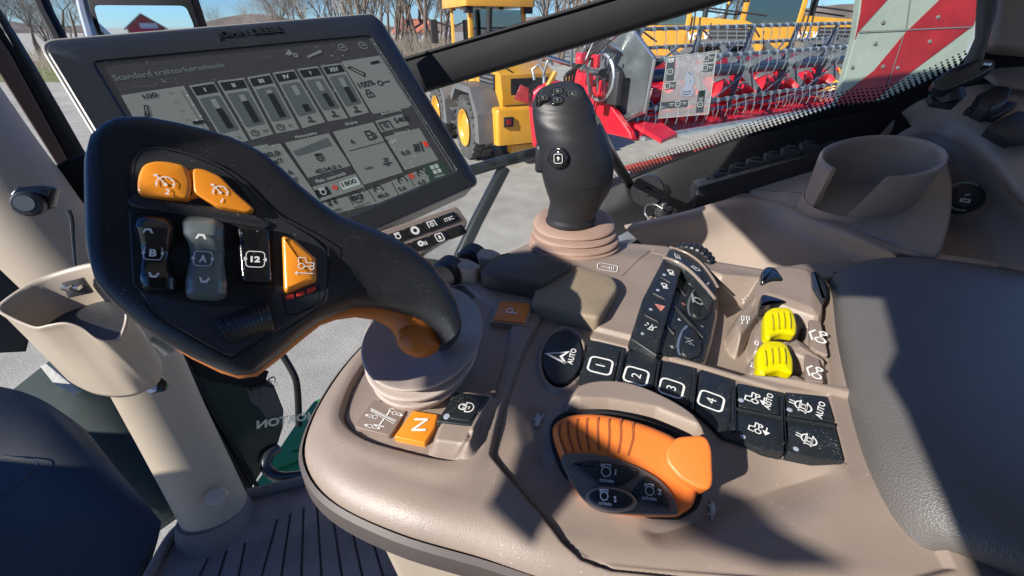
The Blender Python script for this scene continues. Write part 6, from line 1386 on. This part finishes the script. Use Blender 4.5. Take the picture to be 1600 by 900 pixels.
def loader(origin, fwd, label, S_=1.0, word=None, detail=True, wp=None):
    f = nrm((fwd[0], fwd[1], 0)); r_ = np.array([f[1], -f[0], 0]); z_ = np.array([0, 0, 1.]); o_ = np.asarray(origin, float)
    root = thing('wheel_loader', label, 'wheel loader', o_)
    Lp = lambda a, b, c: o_+(f*a+r_*b+z_*c)*S_
    A3 = [f, r_, z_]
    def bx_(name, a, b, c, da, db, dc, m, bev=.04, par=None):
        m_ = MB(); box(m_, Lp(a, b, c), da*S_, db*S_, dc*S_, A3, bev*S_); return mk(name, m_, M[m], par or root)
    def prism(name, pts, b0, b1, m, par=None, bev=.03):
        m_ = MB(); P_ = [Lp(a, b1, c) for a, c in pts]; solid(m_, P_, r_, (b1-b0)*S_, bev*S_, 2); return mk(name, m_, M[m], par or root)
    for a in (0, 2.35):
        for b, sd in ((.0, (-1,)), (1.75, (1,))): wheel_parts(root, Lp(a, b+(.0 if b else 0), .64), r_, .64*S_, .46*S_, sd)
    hood = prism('engine_hood', [(-.95, .95), (-1.0, 1.35), (-.9, 1.72), (-.5, 1.86), (.75, 1.95), (.75, .95)], .28, 1.48, 'loader_yellow')
    bx_('counterweight', -.98, .88, .82, .20, .80, .34, 'loader_yellow', .07)
    bx_('tow_block', -.98, .88, .36, .14, .45, .09, 'loader_yellow', .03)
    for b in (.32, 1.44):
        t_l = bx_('tail_light', -1.19, b, .92, .02, .10, .09, 'loader_dark', .01); bx_('lamp_lens', -1.205, b, .92, .02, .05, .05, 'board_red', .005, t_l)
    bx_('lower_frame', .9, .88, .62, 1.7, .38, .28, 'loader_dark', .03)
    for a0 in (0, 2.35):
        for b0, b1 in ((-.24, .30), (1.46, 2.0)):
            prism('mudguard', [(a0-1.0, .50), (a0-.95, 1.05), (a0-.55, 1.50), (a0+.5, 1.50), (a0+.86, 1.2), (a0+.80, 1.1), (a0+.45, 1.38), (a0-.48, 1.38), (a0-.74, 1.0), (a0-.74, .50)], b0, b1, 'loader_grey')
    cab = bx_('cab', 1.35, .88, 1.45, .66, .62, .42, 'loader_yellow', .05)
    for a, b in ((.72, .27), (.72, 1.49), (1.98, .27), (1.98, 1.49)): bx_('cab_pillar', a, b, 2.30, .055, .05, .60, 'loader_yellow', .02, cab)
    rf_ = bx_('cab_roof', 1.35, .88, 2.98, .86, .80, .11, 'loader_yellow', .08, cab)
    for b in (.255, 1.505): bx_('window', 1.35, b, 2.3, .60, .008, .52, 'loader_glass', 0, cab)
    for a in (.70, 2.0): bx_('window', a, .88, 2.3, .008, .57, .52, 'loader_glass', 0, cab)
    bx_('seat_back', 1.2, .88, 2.0, .12, .26, .38, 'loader_dark', .05, cab)
    bx_('grille', -.2, .262, 1.45, .42, .02, .26, 'loader_dark', .01, hood); bx_('grille', -.2, 1.498, 1.45, .42, .02, .26, 'loader_dark', .01, hood)
    m_ = MB()
    for k in range(6): box(m_, Lp(-.2, .24, 1.25+k*.08), .40*S_, .012*S_, .018*S_, A3, 0); box(m_, Lp(-.2, 1.52, 1.25+k*.08), .40*S_, .012*S_, .018*S_, A3, 0)
    mk('grille_slat', m_, M['loader_grey'], hood, smooth=False)
    m_ = MB(); tube(m_, [Lp(.35, .55, 1.8), Lp(.35, .55, 2.6), Lp(.30, .55, 2.85)], .06*S_, 12); mk('exhaust_pipe', m_, M['loader_dark'], root)
    m_ = MB(); tube(m_, [Lp(2.0, .25, 2.5), Lp(2.15, -.12, 2.62)], .02*S_, 6); mk('mirror_arm', m_, M['loader_dark'], cab); bx_('side_mirror', 2.15, -.16, 2.42, .05, .09, .24, 'loader_dark', .03, cab)
    m_ = MB()
    for b in (.10, 1.66): tube(m_, cr([Lp(.62, b, 1.1), Lp(.60, b, 1.7), Lp(.66, b, 2.3)], 4), .018*S_, 6); tube(m_, [Lp(-.9, b+(.15 if b < 1 else -.15), 1.95), Lp(.5, b+(.15 if b < 1 else -.15), 2.12)], .018*S_, 6)
    mk('hand_rail', m_, M['loader_dark'], root)
    m_ = MB()
    for k in range(3): box(m_, Lp(1.3, -.02, .55+k*.3), .22*S_, .10*S_, .015*S_, A3, 0)
    mk('cab_step', m_, M['loader_grey'], root)
    m_ = MB(); box(m_, Lp(-.35, .272, 1.08), .45*S_, .006*S_, .008*S_, A3, 0); box(m_, Lp(.22, .272, 1.4), .008*S_, .006*S_, .42*S_, A3, 0); box(m_, Lp(-1.0, .88, 1.18), .01*S_, .55*S_, .008*S_, A3, 0); box(m_, Lp(-.985, .88, 1.5), .01*S_, .42*S_, .16*S_, A3, 0)
    mk('panel_joint', m_, M['loader_dark'], hood)
    for b in (.2, 1.56): bx_('work_lamp', .62, b, 2.82, .06, .09, .07, 'loader_dark', .02, cab)
    m_ = MB()
    for b in (.45, 1.3): 
        P_ = [(2.1, 1.0), (2.0, 1.35), (2.8, 1.25), (3.5, .6), (3.6, .35), (3.35, .45), (2.8, .95)]; solid(m_, [Lp(a, b+.06, c) for a, c in P_], r_, .12*S_, .02*S_, 1)
    mk('lift_arm', m_, M['loader_yellow'], root)
    if word:
        for sgn, b in ((-1, .268), (1, 1.492)):
            pl_ = PL(Lp(.38, b, 1.55), r_*sgn)
            if (C0-pl_.o)@(r_*sgn) < 0: continue
            V, F, wd, ht = glyphs(word, .05); m_ = MB(); rx = -f if sgn*1 < 0 else f
            rx = np.cross((0, 0, 1), r_*sgn); m_.add([pl_.o+r_*sgn*.012+rx*v[0]/wd*.62*S_+z_*v[1]/ht*.16*S_ for v in V], F); mk('maker_lettering', m_, M['white_print'], hood, smooth=False)
    return root
rw = U(741, 209, 8.75); rw[2] = 0
loader(rw, (-.40, .92), 'leftmost yellow wheel loader, seen from behind with tail lamp in its counterweight', .95, None)
l2 = U(1125, 60, 13.0); l2[2] = 0
loader(l2, (-.97, .24), 'yellow wheel loader parked behind the left part of the header reel', 1.38, 'VOLVO')
l3 = U(1300, 60, 13.4); l3[2] = 0
loader(l3, (-.97, .10), 'yellow wheel loader parked behind the right part of the header reel', 1.40, 'VOLVO')

# combine header on its trailer: reel, auger, frame
hA = U(985, 122, 5.6); hB = U(1345, 62, 7.6); hB[2] = hA[2]+.10
hd_ = thing('combine_header', 'red combine header with dark steel reel and spring tines, parked in the yard', 'combine header', (hA[0], hA[1], 0))
dh = nrm(hB-hA); LH = np.linalg.norm(hB-hA)+.2; nh = nrm(np.cross(dh, (0, 0, 1))); nh = nh if nh@(C0-hA) > 0 else -nh; zh = np.cross(nh, dh); zh = zh if zh[2] > 0 else -zh
HPt = lambda s, a, b: hA+dh*s+nh*a+zh*b            # along, towards the camera, up
mb_ = MB(); tube(mb_, [HPt(-.1, 0, 0), HPt(LH, 0, 0)], .085, 20); mk('reel_tube', mb_, M['reel_tube'], hd_)
RR = .56; NB = 6
for k in range(NB):
    a = 2*PI*k/NB+.45; ca, sa = math.cos(a)*RR, math.sin(a)*RR
    mb_ = MB(); tube(mb_, [HPt(-.1, ca, sa), HPt(LH, ca, sa)], .022, 8)
    bar = mk('tine_bar', mb_, M['reel_steel'], hd_); mb_ = MB(); s_ = .05
    while s_ < LH:
        box(mb_, HPt(s_, ca, sa), .022, .03, .028, [dh, nh, zh], 0); tube(mb_, [HPt(s_, ca+.02, sa-.02), HPt(s_+.01, ca+.05, sa-.14), HPt(s_+.01, ca+.03, sa-.24)], .005, 5); s_ += .20
    mk('tine_row', mb_, M['zinc'], bar)
for j in range(6):
    s_ = .02+j*(LH-.1)/5; mb_ = MB()
    for k in range(NB):
        a = 2*PI*k/NB+.45; a2 = 2*PI*(k+1)/NB+.45
        P0 = HPt(s_, math.cos(a)*.08, math.sin(a)*.08); P1 = HPt(s_, math.cos(a)*RR, math.sin(a)*RR); d = nrm(P1-P0); side = np.cross(dh, d)
        solid(mb_, [P0-side*.055+dh*.02, P1-side*.03+dh*.02, P1+side*.03+dh*.02, P0+side*.055+dh*.02], dh, .03, .004, 1)
        am = (a+a2)/2; tube(mb_, [HPt(s_, math.cos(a)*RR*.55, math.sin(a)*RR*.55), HPt(s_, math.cos(am)*RR*.38, math.sin(am)*RR*.38), HPt(s_, math.cos(a2)*RR*.55, math.sin(a2)*RR*.55)], .016, 6)
        if j < 5: tube(mb_, [P1, HPt(s_+(LH-.1)/10, math.cos(am)*RR*.80, math.sin(am)*RR*.80)], .013, 5)
    mk('reel_spider', mb_, M['reel_steel'], hd_)
# reel end plate (left): hexagonal sheet with a light rim
mb_ = MB(); P_ = [HPt(-.16, RR*1.08*math.cos(a), RR*1.08*math.sin(a)) for a in [2*PI*k/6+.45 for k in range(6)]]; solid(mb_, P_, -dh, .02, .004, 1); ep = mk('reel_end_plate', mb_, M['plate_grey'], hd_)
mb_ = MB(); tube(mb_, P_+[P_[0]], .024, 8); mk('plate_rim', mb_, M['steel'], ep)
# auger with flights
mb_ = MB(); AU = lambda s, a, b: HPt(s, a-.50, b-.34); tube(mb_, [AU(-.2, 0, 0), AU(LH+.2, 0, 0)], .15, 24); aug = mk('auger_drum', mb_, M['header_red'], hd_)
mb_ = MB(); V = []; F = []; n = 0; N_ = 420
for k in range(N_+1):
    s_ = LH*k/N_; a = 2*PI*s_/.55; V += [AU(s_, math.cos(a)*.15, math.sin(a)*.15), AU(s_, math.cos(a)*.28, math.sin(a)*.28)]
    if k: F.append((2*k-2, 2*k-1, 2*k+1, 2*k))
mb_.add(V, F); mk('auger_flight', mb_, M['header_red'], aug)
mb_ = MB(); box(mb_, HPt(LH/2, -.95, -.28), LH/2+.2, .03, .40, [dh, nh, zh], .01); mk('back_wall', mb_, M['header_red'], hd_)
mb_ = MB(); solid(mb_, [HPt(-.2, a, -.66) for a, in ((-.95,), (.45,))]+[HPt(LH+.2, a, -.66) for a in (.45, -.95)], zh, .05, .01, 1); mk('table_floor', mb_, M['header_red'], hd_)
mb_ = MB(); box(mb_, HPt(LH/2, .52, -.67), LH/2+.15, .05, .02, [dh, nh, zh], .004)
s_ = .0
while s_ < LH:
    P_ = [HPt(s_-.02, .52, -.66), HPt(s_+.02, .52, -.66), HPt(s_, .70, -.67)]; solid(mb_, P_, zh, .02, 0); s_ += .0762
mk('cutter_bar', mb_, M['zinc'], hd_)
mb_ = MB(); solid(mb_, [HPt(-.32, a, b) for a, b in ((-.95, .05), (-.3, .0), (.0, -.3), (.45, -.58), (.5, -.66), (-.95, -.72))], -dh, .08, .015, 1); mk('divider_side', mb_, M['header_red'], hd_)
mb_ = MB(); solid(mb_, [HPt(s, a, b) for s, a, b in ((-.2, .4, -.50), (-.2, .9, -.60), (.18, .8, -.58), (.2, .4, -.48))], zh, .05, .01, 1); mk('crop_divider', mb_, M['header_red'], hd_)
mb_ = MB()
for q in range(4): tube(mb_, cr([HPt(-.4, -.1+.03*q, .45), HPt(-.62, -.2, .35-.05*q), HPt(-.75-.05*q, -.25, .05), HPt(-.7, -.3, -.25)], 5), .018, 8)
mk('hydraulic_hose', mb_, M['loader_dark'], hd_)
rq = random.Random(3); mb_ = MB()
for q in range(9):
    a_ = HPt(-.3-rq.random()*.9, rq.uniform(-.3, .1), rq.uniform(-.2, .45)); b_ = a_+np.array([rq.uniform(-.3, .3), rq.uniform(-.2, .2), rq.uniform(-.3, .15)]); tube(mb_, cr([a_, (a_+b_)/2+np.array([0, 0, rq.uniform(.05, .22)]), b_], 5), rq.uniform(.010, .02), 6)
mk('hose_bundle', mb_, M['plate_grey'], hd_)
mb_ = MB()
for q in range(7): box(mb_, HPt(-.35-rq.random()*.7, rq.uniform(-.3, .0), rq.uniform(-.3, .3)), rq.uniform(.03, .09), .06, rq.uniform(.03, .10), [dh, nh, zh], .01)
mk('valve_block', mb_, M['header_red'], hd_)
mb_ = MB(); tube(mb_, [HPt(-.5, -.3, .55), HPt(-.05, .0, .25)], .035, 10); tube(mb_, [HPt(-1.15, -.5, .30), HPt(-.3, -.2, .05)], .03, 10); mk('hydraulic_cylinder', mb_, M['steel'], hd_)
mb_ = MB(); box(mb_, HPt(-.34, .0, -.08), .05, .20, .20, [dh, nh, zh], .03); mk('drive_gearbox', mb_, M['loader_dark'], hd_)
mb_ = MB(); P_ = [HPt(-.40, .28*math.cos(a)-.15, .28*math.sin(a)+.02) for a in [2*PI*k/28 for k in range(28)]]; tube(mb_, P_+[P_[0]], .022, 8); mk('drive_pulley', mb_, M['zinc'], hd_)
# red box end left of it
rb_ = thing('red_gearbox_housing', 'bright red metal housing with reflector, left of the header behind the joystick', 'machine housing', (U(850, 200, 5.6)[0], U(850, 200, 5.6)[1], 0))
RP2 = PL(U(850, 170, 5.6), (-.1, -1, .1)); mk('housing_body', plate(RP2, [(824, 150), (846, 130), (880, 125), (900, 150), (900, 235), (832, 232)], 0, .5, .05, 8), M['header_red'], rb_)
mk('warning_triangle', plate(RP2, [(803, 155), (813, 132), (826, 138), (826, 163)], .06, .03, .01, 0), M['board_red'], rb_)
mb_ = MB(); tube(mb_, [RP2.p(855, 135, .1), RP2.p(868, 112, .1)], .03, 8); mk('safety_strut', mb_, M['loader_yellow'], rb_); mb_ = MB(); tube(mb_, [RP2.p(835, 125, .05), RP2.p(832, 108, .05), RP2.p(842, 100, .05), RP2.p(850, 112, .05), RP2.p(850, 130, .05)], .018, 8); mk('pin_loop', mb_, M['zinc'], rb_)
# red beam under the header
tb = MB(); solid(tb, [HPt(s, .75, b) for s, b in ((-.6, -.95), (-.2, -1.12), (LH*.45, -1.02), (LH*.50, -.86), (LH*.45, -.84), (.2, -.93))], nh, .12, .02, 1); mk('trailer_beam', tb, M['brick_red'], hd_)
# striped warning board, close outside the window
WB = PL(U(1430, 80, 1.30), (-.15, -1, .12)); wb = thing('warning_board', 'large red and white diagonally striped warning board outside the side window', 'warning board', WB.p(1420, 190))
mk('white_sheet', plate(WB, [(1352, -60), (1548, -60), (1520, 60), (1496, 110), (1478, 240), (1270, 240), (1310, 155), (1336, 60)], 0, .03, .003, 0), M['board_white'], wb, smooth=False)
for p_ in ([(1352, -60), (1430, -60), (1388, -2), (1341, 50), (1336, 62), (1345, 20)], [(1512, -60), (1548, -60), (1531, 10), (1521, 40), (1382, 144), (1300, 215), (1285, 215), (1312, 153), (1366, 110), (1416, 50), (1466, 2)]): mk('red_stripe', plate(WB, p_, .002, .002, 0, 0), M['board_red'], wb, smooth=False)
mb_ = MB()
for x, y in ((1380, 35), (1368, 68), (1332, 105), (1466, 27), (1453, 65), (1403, 106), (1380, 104), (1375, -5)): 
    c = WB.p(x, y, .002); loft(mb_, [circle_ring(c, .006, 10, WB.n), circle_ring(c+WB.n*.003, .004, 10, WB.n)])
mk('rivet', mb_, M['loader_grey'], wb)
mb_ = MB(); ribbon(WB, [(1342, 50), (1518, 42)], .003, .0045, mb=mb_); ribbon(WB, [(1412, 55), (1383, 145)], .003, .0045, mb=mb_); ribbon(WB, [(1430, -60), (1416, 45)], .003, .0045, mb=mb_); mk('sheet_joint', mb_, M['loader_grey'], wb, smooth=False)
mb_ = MB(); tube(mb_, [WB.p(1552, -60, .0), WB.p(1524, 62, .0), WB.p(1500, 112, .0)], .012, 8); mk('metal_edge', mb_, M['zinc'], wb)
# orange reflector + lamp post
mb_ = MB(); p0 = U(1246, 20, 26); tube(mb_, [(p0[0], p0[1], 0), (p0[0], p0[1], 5.5)], .07, 8); o = mk('lamp_post', mb_, M['zinc'], None); tag(o, 'thin grey post standing up behind the reel between the loaders', 'post')
# exterior mirror at top left, with what it reflects
mc = U(222, 28, 1.9); dm = nrm(ray(222, 28)); rfl = nrm((-.42, -.90, .012)); MR = PL(mc, rfl-dm)
mir = thing('rear_view_mirror', 'black framed rear view mirror above the monitor reflecting a red barn', 'mirror', mc)
mk('mirror_housing', plate(MR, [(128, -30), (292, -30), (300, 0), (313, 40), (312, 60), (158, 70), (150, 52)], -.002, .06, .008, 0), M['black_trim'], mir)
mb_ = MB(); mb_.add([MR.p(x, y, .0005) for x, y in rnd([(146, 8), (290, 9), (304, 42), (300, 52), (160, 56)], 9, 4)], [tuple(range(25))]); mk('mirror_glass', mb_, M['mirror'], mir, smooth=False)
mb_ = MB(); tube(mb_, [U(122, -30, 1.88), U(133, 20, 1.88), U(147, 70, 1.88)], .022, 8); o = mk('mirror_bracket', mb_, M['zinc'], None); tag(o, 'blue-grey metal bracket bar at the left edge of the mirror', 'bracket')
mb_ = MB(); tube(mb_, [U(52, -30, 1.0), U(72, 20, 1.0), U(96, 66, 1.0), U(130, 130, 1.0)], .016, 10); o = mk('wiper_arm', mb_, M['black_trim'], None); tag(o, 'black slanting arm crossing the sky left of the mirror', 'wiper arm')
# objects seen only in the mirror
ml = mc+rfl*125; ml[2] = 0; sx = np.cross((0, 0, 1), -rfl*np.array([1, 1, 0])); sx = nrm(sx)
ba = thing('red_barn', 'red barn with a dark gable roof, seen reflected in the mirror', 'barn', ml)
def bp3(a, b, c): return ml+sx*a+nrm(rfl*np.array([1, 1, 0]))*b+np.array([0, 0, c])
mb_ = MB(); solid(mb_, [bp3(a, 0, c) for a, c in ((-3.2, 0), (3.2, 0), (3.2, 2.2), (0, 4.6), (-3.2, 2.2))], -rfl, 8, 0); mk('barn_wall', mb_, M['brick_red'], ba, smooth=False)
for s_ in (-1, 1):
    mb_ = MB(); mb_.add([bp3(0, -.3, 4.75), bp3(s_*3.7, -.3, 2.0), bp3(s_*3.7, 8, 2.0), bp3(0, 8, 4.75), bp3(0, -.3, 4.55), bp3(s_*3.7, -.3, 1.8), bp3(s_*3.7, 8, 1.8), bp3(0, 8, 4.55)], [(0, 1, 2, 3), (7, 6, 5, 4), (0, 4, 5, 1), (1, 5, 6, 2), (2, 6, 7, 3)]); mk('barn_roof', mb_, M['roof_dark'], ba, smooth=False)
mb_ = MB(); box(mb_, bp3(-.6, -.05, 2.55), 1.5, .05, .45, [sx, rfl, (0, 0, 1)]); mk('barn_sign', mb_, M['white_wall'], ba, smooth=False)
tq = ml-rfl*12+sx*.5; tq[2] = 0; tr2 = thing('tipping_trailer', 'red tipping trailer with twin wheels, seen reflected in front of the barn', 'trailer', tq)
mb_ = MB(); box(mb_, tq+np.array([0, 0, 1.5]), 1.6, .8, .55, [sx, nrm(rfl*np.array([1, 1, 0])), (0, 0, 1)], .05); mk('trailer_body', mb_, M['header_red'], tr2)
for s_ in (-.3, .7):
    mb_ = MB(); c = tq+sx*s_-rfl*.9+np.array([0, 0, .45]); tube(mb_, [c-rfl*.15, c+rfl*.15], .42, 20); wv = mk('trailer_wheel', mb_, M['tyre'], tr2); mb_ = MB(); tube(mb_, [c-rfl*.17, c-rfl*.19], .2, 16); mk('wheel_rim', mb_, M['zinc'], wv)
for k in range(4):
    q = mc+rfl*(60+8*k)+sx*(4.5+k*1.6)*(1 if k % 2 else -1.4); copy_thing(protos[k % 3], (q[0], q[1], 0), k, .55, 'bare tree seen reflected in the mirror beside the barn')
